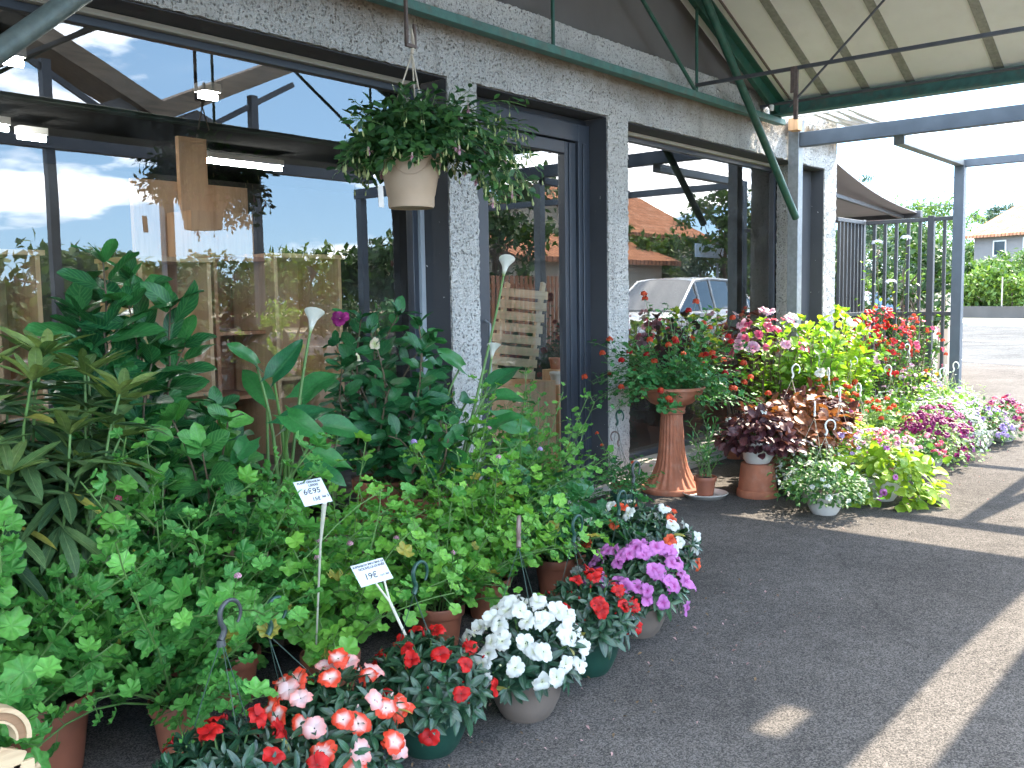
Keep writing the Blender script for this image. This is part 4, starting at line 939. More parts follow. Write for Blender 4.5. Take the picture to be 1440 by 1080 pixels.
for P in S:
    for t in U(.55,1.,2 if n<96 else 4):
        q,tg=along(P,t); L=U(.025,.06); o=nrm(q*np.array([1,1,0]))*.02; e=q+o-UP*L
        st.tube([q,q+o*.9-UP*L*.3,e],.0008,4,False)
        if U(0,1)<.9: bud.place([bt],[e],[-UP+rng.normal(0,.12,3)],[(1,0,.1)],[U(.022,.036)])
        else:
            k=U(0,6); dd=np.stack([np.cos(k+np.arange(4)*PI/2),np.sin(k+np.arange(4)*PI/2),np.full(4,-.25)],1)
            fl1=MB(); fl2=MB(); fl1.place([bt],[e],[-UP],[(1,0,.1)],[.03]); fl1.place(T['nar'],np.tile(e-UP*.024,(4,1)),dd,np.tile(UP,(4,1)),[.032]*4); fl2.place(T['bit'],np.tile(e-UP*.026,(4,1)),dd*np.array([.35,.35,1])-UP*.8,dd,[.026]*4); fo_=fl1.build('flower',M['p_fuc'],fu,sharp=0); fl2.build('petals',M['p_pink'],fo_,sharp=0)
    n+=1
st.build('stem',M['stem'],fu,sharp=0); bud.build('buds',M['p_cream'],fu,sharp=0)['kind']='stuff'
mb=MB(); top=np.array([.025,0,.785])
for k in range(3):
    a=k*2.09+.5; A=np.array([.125*math.cos(a),.125*math.sin(a),.262]); mb.tube([A,A*.45+(top-UP*.1)*.55,top-UP*.1],.0035,6,False)
mb.tube([top-UP*.1,top-UP*.05+np.array([.012,0,0]),top+UP*.01],[.007,.0085,.005],7); mb.build('hanger',M['wirew'],fu)
mb=MB(); c=atY(541,278,3.33)-np.array(fu.location); mb.add([c+np.array(q) for q in ((-.014,0,.045),(.014,.0,.045),(.018,0,-.045),(-.01,0,-.045),(-.014,.002,.045),(.014,.002,.045),(.018,.002,-.045),(-.01,.002,-.045))],np.array([[0,1,2,3],[7,6,5,4]])); mb.build('plant_tag',M['whitepot'],fu,smooth=False)

fu.scale=(1.14,1.14,1.1)
for c_ in fu.children:
    if c_.name.split('.')[0] in ('pot','swag','soil'): c_.scale=(1.13,1.13,1.0)
# ---- price signs
def text(root, body, size, x, y, nm='lettering', rot=0., shear=.15):
    cu = D.curves.new(nm,'FONT'); cu.body=body; cu.size=size; cu.extrude=.0003; cu.offset=.00035; cu.shear=shear; cu.align_x='CENTER'; cu.materials.append(M['ink'])
    t_ = D.objects.new(nm,cu); COL.objects.link(t_); me = D.meshes.new_from_object(t_.evaluated_get(bpy.context.evaluated_depsgraph_get())); D.objects.remove(t_)
    o = D.objects.new(nm,me); COL.objects.link(o); o.parent=root; o.location=(x,y,.0016); return o
def sign(label, c, X, Yv, w, h, lines, stake_to, fork=False):
    root = thing('price_sign',label,'price sign',tuple(c)); X=nrm(X); Yv=nrm(np.array(Yv)-X*(X@np.array(Yv))); Z=np.cross(X,Yv)
    card = MB(); card.box((-w/2,-h/2,0),(w/2,h/2,.0015)); o=card.build('card',M['paper'],root,smooth=False)
    Mx=Matrix(((X[0],Yv[0],Z[0],0),(X[1],Yv[1],Z[1],0),(X[2],Yv[2],Z[2],0),(0,0,0,1))); o.matrix_local=Mx
    for b,s_,x,y in lines: text(o,b,s_,x,y)
    st=MB(); e=np.array(stake_to)-np.array(c); a1=X*w*.22-Yv*h*.48; a2=X*w*.05-Yv*h*.48
    if fork:
        j=(a1+a2)/2*.6+e*.22; st.tube([a1,j],.004,6); st.tube([a2-X*w*.1,j],.004,6); st.tube([j,e],[.0055,.004],6)
    else: st.tube([a1-Z*.002,a1*.6+e*.25,e],[.009,.0045,.003],6)
    st.build('stake',M['stakew'],root); return root
sign('white card price sign 6,95 standing among the ivy geraniums', atY(440,692,2.50), (1,-.13,.02), (.1,.68,.72), .105,.098, (('PLANT GÉRANIUM',.0105,.0,.036),('LIERRE',.0125,.012,.022),('6€95',.030,-.004,-.006),('15€',.019,.0,-.034),('les 3',.014,.036,-.028)), (2.12,2.72,.2))
sign('white card price sign 19 euros on a forked stake above the red impatiens', atY(523,805,2.42), (1,-.1,.02), (.1,.68,.72), .135,.085, (('SUSPENSION IMPATIENS DE',.0105,0,.029),('NOUVELLE-GUINÉE',.0125,.008,.016),('19€',.032,-.012,-.022),('les 2 : 35€',.0085,.043,-.022)), (2.2,2.22,.2), True)

# ---- wooden ornament at the lower left corner
orn = thing('wooden_ornament','pale carved wooden arc ornament with brown inlay at the lower left corner','ornament',(1.02,2.30,0))
def arc(mb, c, r0, r1, a0, a1, y0, y1, n=18):
    a=np.linspace(a0,a1,n); V=[]
    for y in (y0,y1):
        for r in (r0,r1): V += [(c[0]+r*math.cos(t),y,c[2]+r*math.sin(t)) for t in a]
    k=np.arange(n-1); f=[np.stack([k,k+1,n+k+1,n+k],1),np.stack([2*n+k,3*n+k,3*n+k+1,2*n+k+1],1),np.stack([n+k,n+k+1,3*n+k+1,3*n+k],1),np.stack([k,2*n+k,2*n+k+1,k+1],1)]
    mb.add(V,f)
oc=atY(-12,1062,2.30)
for r0,r1,y0,y1,mt,nm in ((.074,.085,2.28,2.32,'decowood','outer_rim'),(.055,.0735,2.287,2.315,'decowoodd','inlay'),(.049,.0545,2.28,2.32,'decowood','inner_rim')):
    mb=MB(); arc(mb,oc+np.array([0,0,.03]),r0,r1,-.15,PI*.95,y0,y1); wb(mb,nm,M[mt],orn)
mb=MB(); mb.box(oc+np.array([-.11,-.02,-.14]),oc+np.array([.055,.02,-.002])); wb(mb,'body',M['decowoodd'],orn,bev=.004)
mb=MB(); mb.bar(oc+np.array([.058,-.025,-.14]),oc+np.array([.058,-.025,-.03]),.012,.05,up=(1,0,0)); mb.bar(oc+np.array([.056,-.025,-.03]),oc+np.array([.0,-.025,.0]),.012,.05,up=(1,0,1)); wb(mb,'edge_strip',M['decowood'],orn,bev=.002)
mb=MB(); mb.tube([oc+np.array([.06,0,-.07]),oc+np.array([.09,0,-.07]),oc+np.array([.105,0,-.065])],[.006,.006,.009],8); wb(mb,'peg',M['decowood'],orn)
mb=MB(); z0=float(oc[2])-.145; mb.box((oc[0]-.09,2.27,0),(oc[0]-.06,2.33,z0)); mb.box((oc[0]+.02,2.27,0),(oc[0]+.05,2.33,z0)); wb(mb,'foot',M['decowood'],orn,bev=.003)

# ================================================================== SUNNY CLUSTER OF POTS
LB = np.array([.25,-.2,.3])
G2 = 'flowering pots crowded along the sunny end of the wall'
def mound(label, loc, R, hz, leafk, mat, n, size, fl=(), potk=('bowl','whitepot',1.), hookm=None, lo=-.25, name='flowering_plant', stalky=0., trail=0., grp=G2, zp=0., cat='potted plant', nst=26, upb=.6, droop=.25):
    root = thing(name, label, cat, loc, U(0,6.28), grp); s = potk[2]
    pot(root, potk[0], M[potk[1]], s, zp); zt = (.15 if potk[0]=='bowl' else .15)*s+zp
    n = int(n*1.25); R *= 1.08; p,d = shell(n, R, hz, zt+.02, lo, .16); inn = U(.45,1.,(n,1))**.5; p = (p-np.array([0,0,zt]))*inn+np.array([0,0,zt])
    if trail: k = d[:,2] < .25; p[k,2] -= U(0,trail,k.sum())
    p[:,2] = np.maximum(p[:,2], .015)
    lf = MB(); lf.place(T[leafk], p, nrm(d*np.array([1,1,.3])-UP*droop+rng.normal(0,.4,d.shape)), nrm(d*.6+UP*upb+rng.normal(0,.3,d.shape)), U(*size,n)); lf.build('foliage', M[mat], root, sharp=0)
    st = MB()
    for q in spread_dirs(nst, lo, U(0,6)):
        tip = q*np.array([R,R,hz])*.85+np.array([0,0,zt]); b = q*np.array([.07,.07,0])*s+np.array([0,0,zt-.01]); tip[2]=max(tip[2],.02); st.tube([b,(b+tip)/2+UP*.03,tip],[.0035,.003,.002],5,False)
    for (pm, tmn, nf, fs, mode) in fl:
        nf = int(nf*1.5); q, dd = shell(nf, R*1.05, hz*1.05, zt+.03, max(lo,-.2) if mode!='top' else .35, .06)
        if trail: k = dd[:,2] < .2; q[k,2] -= U(0,trail*.8,k.sum()); q[:,2]=np.maximum(q[:,2],.03)
        fm = MB()
        if mode == 'head' or mode == 'top':
            q = q + UP*stalky*U(.5,1.,(nf,1))
            for c,o in zip(q,dd):
                e = spread_dirs(14,-.1,U(0,6)); fm.place(T['fl_sm'], c+e*fs*.8, e+rng.normal(0,.2,e.shape), rng.normal(0,1,e.shape), U(.7,1.1,14)*fs*1.05)
                st.tube([c-UP*(stalky+.05)-o*.04,c],.0016,4,False)
        else:
            fm.place(T[tmn], q, nrm(dd+UP*.3+rng.normal(0,.3,dd.shape)), rng.normal(0,1,dd.shape), U(.8,1.15,nf)*fs)
        fm.build('blossoms', M[pm], root, sharp=0)
    st.build('stem', M['stem'], root, sharp=0)
    if hookm:
        top = np.array([U(-.03,.03),U(-.03,.03),zt+hookm[1]]); hook(root, top, M[hookm[0]], U(2,5), .10, thick=.0055); wires(root,.139*s,.16*s+zp,top-UP*.11,M['wirew'],3,.0016,U(0,2))
    return root
# pedestal with the red ivy geranium
ped = thing('terracotta_pedestal','tall fluted terracotta pedestal beside the door pillar','pedestal',(6.34,3.69,0))
mb = MB(); mb.lathe([(.001,0),(.225,0),(.232,.012),(.232,.035),(.222,.045)],56,capb=False,capt=True); mb.build('base_ring',M['terra'],ped,sharp=40)
mb = MB(); mb.lathe([(.215,.046),(.19,.075),(.155,.13),(.125,.20),(.105,.29),(.095,.40),(.088,.52),(.083,.60)],112,flute=22,fl=.07,capt=True); mb.build('fluted_column',M['terra'],ped,sharp=70)
mb = MB(); mb.lathe([(.085,.601),(.10,.606),(.105,.62),(.098,.632),(.105,.645),(.11,.655)],56,capt=True); mb.build('capital',M['terra'],ped,sharp=40)
bowl = thing('terracotta_bowl','terracotta bowl of red ivy geranium spilling over the tall pedestal','planted bowl',(6.34,3.69,.656))
mb = MB(); mb.lathe([(.001,0),(.09,0),(.16,.03),(.225,.09),(.245,.13),(.255,.135),(.255,.155),(.235,.155),(.22,.12)],56,capb=False); mb.build('bowl',M['terra'],bowl,sharp=50)
mb = MB(); mb.lathe([(.001,.13),(.228,.125)],30,capb=False); mb.build('soil',M['soil'],bowl)
S = stems(90,(0,0,.13),.18,(.3,.68),(8,86),1.05,9); p,d,u,ss,pt = leaves_on(S,17,.12,(.02,.05),(.035,.058),.6,.6,.3,.2,.3,(0,0,.13))
lf = MB(); lf.place(T['ivy'],p,d,u,ss); lf.build('foliage',M['lf_gerd'],bowl,sharp=0); st = MB(); tubes(st,S,.003,.0018); petioles(st,pt,.0011)
for i in range(46):
    P=S[rng.integers(len(S))]; b,tg=along(P,U(.5,1.)); o=nrm(b*np.array([1,1,.3])); q=b+o*U(.04,.10)+UP*U(.03,.12); st.tube([b,(b+q)/2,q],.0014,4,False)
    fm=MB(); e=spread_dirs(16,-.2,U(0,6)); fm.place(T['fl_sm'],q+e*.02,e,rng.normal(0,1,e.shape),U(.7,1.1,16)*.03); fm.build('flower_head',M['p_orange' if i%3 else 'p_red'],bowl,sharp=0)
st.build('stem',M['stem'],bowl,sharp=0)
sau = thing('plant_saucer','wide pale saucer on the ground in front of the pedestal','saucer',(6.3,3.38,0))
mb = MB(); mb.lathe([(.001,.006),(.001,0),(.14,0),(.165,.028),(.17,.03),(.165,.034),(.14,.012),(.001,.010)],48,capb=False); mb.build('saucer',M['whitepot'],sau,sharp=50)
S = fan(11,(0,0,.14),(0,0,.42),(.15,.15,.2),.03)
shrub('narrow leaved plant in a small terracotta pot on the wide saucer', (6.3,3.38,.014), 'nar','lf_gerd', S, 16, (.05,.08), t0=.2, potk=('std','terrap',.8), name='narrow_leaved_plant', sr=(.004,.002), stemmat='stem')
up = thing('upturned_pot','large terracotta pot turned upside down as a stand for a white pot','terracotta pot',(6.55,3.08,0))
mb = MB(); mb.lathe([(.001,0),(.150,0),(.153,.008),(.150,.05),(.146,.055),(.141,.056),(.122,.245),(.117,.25),(.001,.25)],48,capb=False); mb.build('pot',M['terra'],up,sharp=45)
mound('dark purple coleus in the white pot on the upturned terracotta pot', (6.55,3.08,.252), .24,.22,'brd','lf_pur', 330,(.06,.1), (('p_white','fl_imp',6,.05,'one'),), lo=-.3)
mound('rust and purple coleus spreading above the small lilac basket', (7.05,3.02,.0), .33,.34,'brd','lf_rust', 420,(.07,.12), potk=('bowl','terrap',1.4), hookm=('hookw',.62), lo=-.1, zp=.12)
mound('tall purple leaved coleus behind the rusty one', (7.6,3.12,.0), .28,.30,'brd','lf_pur', 380,(.06,.1), potk=('bowl','terrap',1.3), lo=0., zp=.2)
mound('white flowering basket in a white pot, nearest of the sunny group', (6.28,2.46,0), .25,.17,'sml','lf_mid', 900,(.025,.045), (('p_white','fl_imp',26,.042,'one'),), potk=('bowl','whitepot',.95), hookm=('hookw',.5), lo=-.35)
mound('trailing lime green sweet potato vine in front of the pink flowers', (6.95,2.30,0), .36,.20,'heart','lf_lime', 330,(.06,.105), (('p_mauve','fl_pet',6,.05,'one'),), trail=.12, lo=-.4)
mound('white flowering vine pot with pale edged leaves just left of the lime vine', (6.75,2.75,0), .26,.22,'sml','lf_grey', 600,(.03,.05), (('p_white','fl_sm',90,.03,'one'),), hookm=('hookw',.55))
mound('pale lilac petunia basket under the rusty coleus', (7.2,2.72,0), .22,.24,'sml','lf_mid', 500,(.03,.05), (('p_lilac','fl_pet',40,.05,'one'),), hookm=('hookw',.62))
mound('salmon pink geranium pot low beside the asphalt', (8.0,2.42,0), .22,.16,'ger','lf_mid', 170,(.04,.06), (('p_hot','',16,.024,'head'),('p_pink','',6,.022,'head')), lo=-.2)
mound('wine purple petunia basket trailing onto the asphalt', (8.5,2.42,0), .27,.26,'sml','lf_grey', 520,(.03,.05), (('p_purple','fl_pet',75,.055,'one'),), trail=.1)
mound('second wine purple petunia basket, partly behind the first', (8.95,2.48,0), .26,.28,'sml','lf_grey', 500,(.03,.05), (('p_purple','fl_pet',60,.055,'one'),('p_mauve','fl_pet',14,.05,'one')), trail=.1)
mound('coral headed geranium in the middle of the sunny group', (8.6,2.88,0), .25,.3,'ger','lf_grey', 240,(.045,.065), (('p_orange','',16,.026,'top'),), stalky=.05)
mound('lime green coleus between the wine petunias and the lilac basket', (7.85,2.78,0), .22,.24,'brd','lf_lime', 240,(.05,.08), (('p_hot','fl_pet',8,.05,'one'),), hookm=('hookw',.6))
mound('feathery pot with salmon flower spikes behind the lime coleus', (8.05,3.1,0), .24,.36,'nar','lf_grey', 600,(.05,.08), (('p_salmon','',20,.02,'top'),('p_purple','fl_pet',10,.05,'one')), stalky=.06, hookm=('hookw',.7))
mound('white flowering bushy pot behind the wine petunias', (9.55,2.62,0), .30,.30,'sml','lf_mid', 600,(.03,.05), (('p_white','fl_sm',220,.032,'one'),), trail=.08, hookm=('hookw',.62))
mound('pale lilac petunia basket near the far end of the group', (9.95,2.36,0), .24,.24,'sml','lf_mid', 500,(.03,.05), (('p_lilac','fl_pet',48,.055,'one'),), trail=.08)
mound('magenta petunia basket at the outermost end of the group', (10.4,2.26,0), .20,.24,'sml','lf_mid', 380,(.03,.05), (('p_purple','fl_pet',22,.055,'one'),('p_hot','fl_pet',26,.055,'one')), trail=.08)
mound('airy pale green grass like plant in front of the pergola post', (10.75,2.86,0), .30,.36,'nar','lf_grey', 900,(.05,.09), (('p_white','fl_sm',40,.02,'one'),), hookm=('hookw',.6), lo=0.)
mound('fresh green leafy pot behind the white flowering bush', (9.3,3.0,0), .28,.36,'brd','lf_yel', 320,(.05,.08), (('p_white','fl_sm',60,.03,'one'),), hookm=('hookw',.65))
mound('yellow marigold like pot at the foot of the pergola post', (11.2,3.2,0), .2,.42,'sml','lf_mid', 420,(.03,.05), (('p_yellow','fl_imp',16,.06,'one'),('p_hot','fl_imp',6,.06,'one')), lo=0.)
mound('orange geranium pot between the hibiscus and the coral heads', (8.9,3.25,0), .26,.42,'ger','lf_mid', 280,(.045,.065), (('p_orange','',12,.028,'top'),), stalky=.05, hookm=('hookw',.75), lo=0.)
mound('frothy white alyssum pot spilling between the wine petunias and the lilac basket', (9.2,2.42,0), .27,.22,'sml','lf_mid', 420,(.025,.04), (('p_white','fl_sm',260,.03,'one'),), trail=.12)
mound('pale pink petunia pot tucked behind the lime vine', (7.5,2.5,0), .25,.24,'sml','lf_grey', 460,(.03,.05), (('p_pink','fl_pet',40,.055,'one'),('p_hot','fl_pet',14,.05,'one')), trail=.08)
mound('leafy green pot with lilac flowers behind the magenta end basket', (10.2,2.75,0), .3,.36,'sml','lf_yel', 620,(.035,.055), (('p_lilac','fl_pet',26,.055,'one'),), hookm=('hookw',.6))
mound('orange lantana like pot deep inside the sunny group', (8.3,3.3,0), .3,.5,'sml','lf_mid', 700,(.035,.055), (('p_orange','',16,.028,'top'),('p_yellow','',8,.026,'top')), stalky=.04, hookm=('hookw',.8))
mound('mixed pink and white pot beside the yellow marigold like one', (10.4,3.15,0), .3,.5,'sml','lf_yel', 640,(.035,.055), (('p_pink','fl_pet',24,.055,'one'),('p_white','fl_pet',16,.05,'one')), hookm=('hookw',.8))
# tall plants along the glass and the fence
G3 = 'tall plants behind the sunny flower pots'
def tall(label, loc, c, r, n, tm, mat, per, size, fl=(), potk=('std','terra',1.4)):
    o = shrub(label, loc, tm, mat, fan(n,(0,0,.2),c,r,.06), per, size, t0=.3, potk=potk, name='tall_plant', group=G3, sr=(.006,.003))
    for pm, tmn, nf, fs in fl:
        dd = spread_dirs(nf,-.1,U(0,6)); dd=nrm(dd+rng.normal(0,.25,dd.shape)); q = np.array(c)+dd*np.array(r)*U(.95,1.15,(nf,1)); fm = MB()
        if tmn == 'head':
            for cc in q: e=spread_dirs(14,-.1,U(0,6)); fm.place(T['fl_sm'],cc+e*fs*.6,e,rng.normal(0,1,e.shape),U(.7,1.1,14)*fs*.75)
        else: fm.place(T[tmn],q,nrm(dd+np.array([-.3,-.4,.1])),rng.normal(0,1,dd.shape),U(.8,1.15,nf)*fs)
        fm.build('blossoms',M[pm],o,sharp=0)
    return o
tall('pink flowering shrub before the far window, big pale pink blooms', (8.15,3.72,0), (0,0,.95),(.38,.3,.36), 26,'hib','lf_yel',14,(.07,.11), (('p_pink','fl_imp',16,.11),('p_hot','fl_imp',20,.08)))
tall('yellow green hydrangea like shrub next to the pink flowering one', (8.4,3.48,0), (0,0,.84),(.42,.33,.44), 30,'brd','lf_yel',16,(.08,.13), (('p_white','fl_imp',4,.11),))
tall('bright lime shrub in the middle against the galvanised post', (9.1,3.55,0), (0,0,.92),(.42,.33,.44), 30,'brd','lf_lime',16,(.08,.13), (('p_white','fl_imp',3,.11),))
tall('pale green leafy shrub right of the bright lime one', (9.85,3.6,0), (0,0,.88),(.38,.3,.44), 28,'brd','lf_yel',15,(.08,.12), (('p_pink','fl_imp',4,.1),))
tall('scarlet flowering bush before the fence gate', (10.5,3.55,0), (0,0,.82),(.40,.33,.46), 30,'sml','lf_mid',24,(.04,.065), (('p_red','fl_imp',64,.08),('p_orange','head',16,.034)))
tall('orange red flowering bush nearest the pergola post', (11.1,3.35,0), (0,0,.76),(.36,.3,.46), 28,'sml','lf_mid',24,(.04,.065), (('p_orange','head',30,.036),('p_hot','fl_imp',18,.065)))
tall('dark purple leaved shrub close to the far window', (8.0,3.97,0), (0,0,1.05),(.24,.14,.26), 12,'brd','lf_pur',9,(.08,.12))
tall('second dark purple leaved shrub nearer the galvanised post', (8.5,3.96,0), (0,0,1.12),(.22,.14,.2), 10,'brd','lf_pur',9,(.08,.12))
# small baskets with dark hooks next to the pillar
geranium('small red geranium in a low pot at the foot of the pillar, dark hook above', (5.72,3.72,0), 'ivy','lf_gerd', 12,(.15,.3),(30,85),.6,10,(.035,.05),('std','terrap',.9), fl=(('p_orange',3,.02),), hookm=('hookb',.52), group=None)
geranium('little green basket at the foot of the pillar with a tall dark green hook', (5.45,3.55,0), 'ivy','lf_gerd', 14,(.15,.28),(10,70),.8,10,(.035,.05),('std','greenpot',.9), hookm=('hookg',.72), group=None)
# plumbago climbing the gate
S = [curve((0,0,.2),q,.08,12) for q in ((-.05,.25,2.05),(.02,-.05,2.1),(-.05,.1,1.6),(.0,-.25,1.75),(.03,.45,1.85),(-.04,.5,1.4),(.02,-.4,1.3),(0,.15,1.2),(.05,.3,1.0),(0,-.15,.95))]
o = shrub('thin climber with pale blue flower heads growing through the fence gate', (11.38,3.6,0), 'sml','lf_yel', S, 16, (.05,.08), t0=.12, potk=('std','terra',1.2), name='climbing_plant', sr=(.006,.002))
for P in S[:3]: fm=MB(); e=spread_dirs(12,.1,U(0,6)); fm.place(T['fl_sm'],P[-1]+UP*.02+e*np.array([.06,.06,.03]),e,rng.normal(0,1,e.shape),[.045]*12); fm.build('flower_head',M['p_blue'],o,sharp=0)

M['stucco2']=plain('cream stucco',(.52,.45,.35),.9,0,.12,1.5,.3,30)
# ================================================================== FAR GROUND AND TREES
def tree(name, label, loc, h, c, r, mat, n=2600, lsz=(.12,.24), tm='bit', clumps=60, trunk=.14, group=None, flat=0., cat='tree'):
    root = thing(name, label, cat, loc, 0, group); st = MB()
    c = np.array(c,float); r=np.array(r,float)
    tp = np.array([np.array([0,0,0])*(1-q)+np.array([c[0]*.8,c[1]*.8,c[2]+r[2]*.3])*q+rng.normal(0,.03*h*.2,3)*np.array([1,1,0])*q for q in np.linspace(0,1,8)]); st.tube(tp,np.linspace(trunk,trunk*.3,8),9)
    dd = nrm(rng.normal(0,1,(clumps,3))); cc = c+dd*r*(U(.35,1.,(clumps,1))**.5)
    for q in cc[::3]:
        b,_=along(tp,U(.35,.95)); st.tube([b,(b+q)/2+rng.normal(0,.06*h*.2,3),q],[trunk*.3,trunk*.18,trunk*.06],5,False)
    st.build('trunk',M['bark'],root,sharp=0)
    k = rng.integers(0,clumps,n); cr = U(.16,.34,clumps)*r.mean(); off = nrm(rng.normal(0,1,(n,3)))*(U(0,1,(n,1))**.45)*cr[k][:,None]*np.array([1.15,1.15,.75-flat*.4]); p = cc[k]+off
    lf = MB(); lf.place(T[tm],p,rng.normal(0,1,(n,3)),nrm(off)+UP*.7+rng.normal(0,.4,(n,3)),U(*lsz,n)); lf.build('crown',M[mat],root,sharp=0)
    return root
def on_road(d, t): p = RN*d+RT*t; return np.array([p[0],p[1],0.])
bp = lambda px,py,d: (lambda dr: np.array([0,0,H])+dr*(d/(dr[:2]@RN)))(ray(px,py))   # point on the plane parallel to the road at distance d
wall = thing('roadside_wall','low grey wall across the road carrying a wire fence','low wall',tuple(on_road(43,10)))
mb = MB()
for lo,hi in ((-60,80),):
    A=on_road(43,lo); B=on_road(43,hi); mb.bar(A+UP*.42,B+UP*.42,.25,.6)
wb(mb,'wall',plain('dark old wall',(.07,.068,.066),.9,0,.2,1.,.3,20),wall,smooth=False)
for t_ in np.arange(-22,34,2.2): q=on_road(43,t_); mb=MB(); mb.tube([q+UP*.721,q+UP*2.2],.035,6); wb(mb,'fence_post',M['concrete'],wall)
def hedge(label, d, t0, t1, z0, z1, mat, n, lsz, depth=.9):
    root = thing('hedge',label,'hedge',tuple(on_road(d,(t0+t1)/2)),0); c=np.array(root.location)
    t_=U(t0,t1,n); w=U(-depth,depth,n); z=z0+(z1-z0)*U(0,1,n)**.7+.25*np.sin(t_*1.3)+.15*np.sin(t_*3.1); p=RN*(d+w)[:,None]+RT*t_[:,None]; P=np.stack([p[:,0],p[:,1],z],1)-c
    lf=MB(); lf.place(T['bit'],P,rng.normal(0,1,(n,3)),UP+rng.normal(0,.6,(n,3)),U(*lsz,n)); lf.build('foliage',M[mat],root,sharp=0)
    mb=MB()
    for q in np.linspace(t0,t1,14): a=on_road(d,q)-c; mb.tube([a+UP*.1,a+UP*(z0+z1)/2+rng.normal(0,.2,3)],[.06,.03],6,False)
    mb.build('trunk',M['bark'],root)
hedge('clipped light green hedge behind the fence across the road', 44.5, -30, 45, .7, 2.35, 'lf_treel', 30000, (.2,.34))
tree('spruce_tree','dark bluish bush in front of the tiled house', tuple(on_road(49,-6.9)), 3.4,(0,0,2.3),(2.2,2.2,1.5),'lf_pine',2600,(.18,.34),clumps=50)
q=bp(1310,380,50); tree('round_bush','grey green round bush just right of the pergola post', (q[0],q[1],0), 3.6,(0,0,2.2),(2.0,2.0,1.5),'lf_pine',2400,(.18,.32),clumps=50)
q=bp(1290,330,60); tree('pine_tree','broad light green pine beyond the fence gate', (q[0],q[1],0), 8.6,(0,0,5.5),(4.6,4.6,3.2),'lf_treel',7500,(.3,.6),tm='nar',clumps=90)
q=bp(1235,360,48); tree('pine_tree','dark pine standing left of the broad light one', (q[0],q[1],0), 7,(0,0,3.8),(3.4,3.4,2.6),'lf_pine',4200,(.25,.5),tm='nar',clumps=80)
q=bp(1192,290,75); tree('cedar_tree','tall cedar with drooping tiers above the awning', (q[0],q[1],0), 13,(-1.,0,9.5),(4.,4.,4.5),'lf_pine',4200,(.35,.6),tm='nar',clumps=45,flat=.8)
q=bp(1412,292,95); tree('umbrella_pine','flat topped dark pine above the tiled roof', (q[0],q[1],0), 10.5,(0,0,9.8),(3.2,3.2,1.0),'lf_pine',2600,(.3,.6),tm='nar',clumps=34,flat=.5)
q=bp(1440,330,70); tree('round_tree','dark tree rising behind the tiled house', (q[0],q[1],0), 7,(0,0,4.),(5,5,2.8),'lf_tree',4000,(.3,.6),clumps=70)
q=bp(1360,375,55); tree('low_tree','small dark tree left of the tiled house', (q[0],q[1],0), 4.5,(0,0,3.),(2.,2.,1.5),'lf_tree',1800,(.2,.4),clumps=40)
for px_,py_,dd_,hh_,r_,mt_,lb_ in ((1372,384,46.5,3.0,(1.7,1.7,1.3),'lf_tree','dark round bush at the left corner of the tiled house'),(1424,372,46.5,3.7,(2.3,2.0,1.7),'lf_treel','pale round bush hiding the lower wall of the tiled house')):
    q=bp(px_,py_,dd_); tree('round_bush',lb_,(q[0],q[1],0),hh_,(0,0,hh_-r_[2]),r_,mt_,3600,(.2,.34),clumps=60)
for x_,y_,hh_,r_,lb_ in ((15.6,4.9,2.7,(.9,.8,1.2),'dark leafy bush behind the bars of the fence gate'),(14.9,6.2,3.0,(.9,.9,1.4),'dark bush behind the fence beside the red car')):
    tree('garden_bush',lb_,(x_,y_,0),hh_,(0,0,hh_-r_[2]),r_,'lf_tree',2600,(.09,.16),clumps=50,trunk=.05,cat='bush')
for k_,x_ in enumerate((16.6,17.6)):
    gp_=thing('gate_pillar',('beige pillar seen between the bars left of the gate post','second beige pillar just right of the first behind the gate')[k_],'pillar',(x_+.6,5.15-.05*k_,0)); mb=MB(); mb.box((-.28,-.28,0),(.28,.28,1.55)); mb.build('shaft',M['stucco2'],gp_,bev=.02); mb=MB(); mb.box((-.34,-.34,1.552),(.34,.34,1.63)); mb.build('cap',M['concrete'],gp_,bev=.02)
# tiled house across the road
M['rooftile'] = None
def m_tiles():
    t = NT('roman roof tiles'); sx=t.n('SeparateXYZ'); t.l(t.uv(),sx.inputs[0])
    a=t.math('ABSOLUTE',t.math('SINE',t.math('MULTIPLY',sx.outputs[0],PI*4.))); b=t.math('FRACT',t.math('MULTIPLY',sx.outputs[1],2.8))
    c=t.ramp(t.noise(2.,4,.7,t.uv()),[(.3,(.30,.13,.07)),(.55,(.52,.25,.15)),(.75,(.62,.40,.28))]); c=t.mix(t.math('POWER',t.math('SUBTRACT',1.,a),3.),c,(.1,.05,.035)); c=t.mix(t.math('MULTIPLY',t.math('POWER',b,8.),.7),c,(.12,.06,.04))
    return t.done(t.bsdf(c,.95,0,.0,t.bump(t.math('ADD',a,b),.8,.06)))
M['rooftile']=m_tiles(); M['stucco']=plain('grey stucco',(.21,.20,.195),.9,0,.12,1.5,.3,30); 
M['dkglass']=plain('dark pane',(.03,.04,.05),.12,0,.1,2,.0,5)
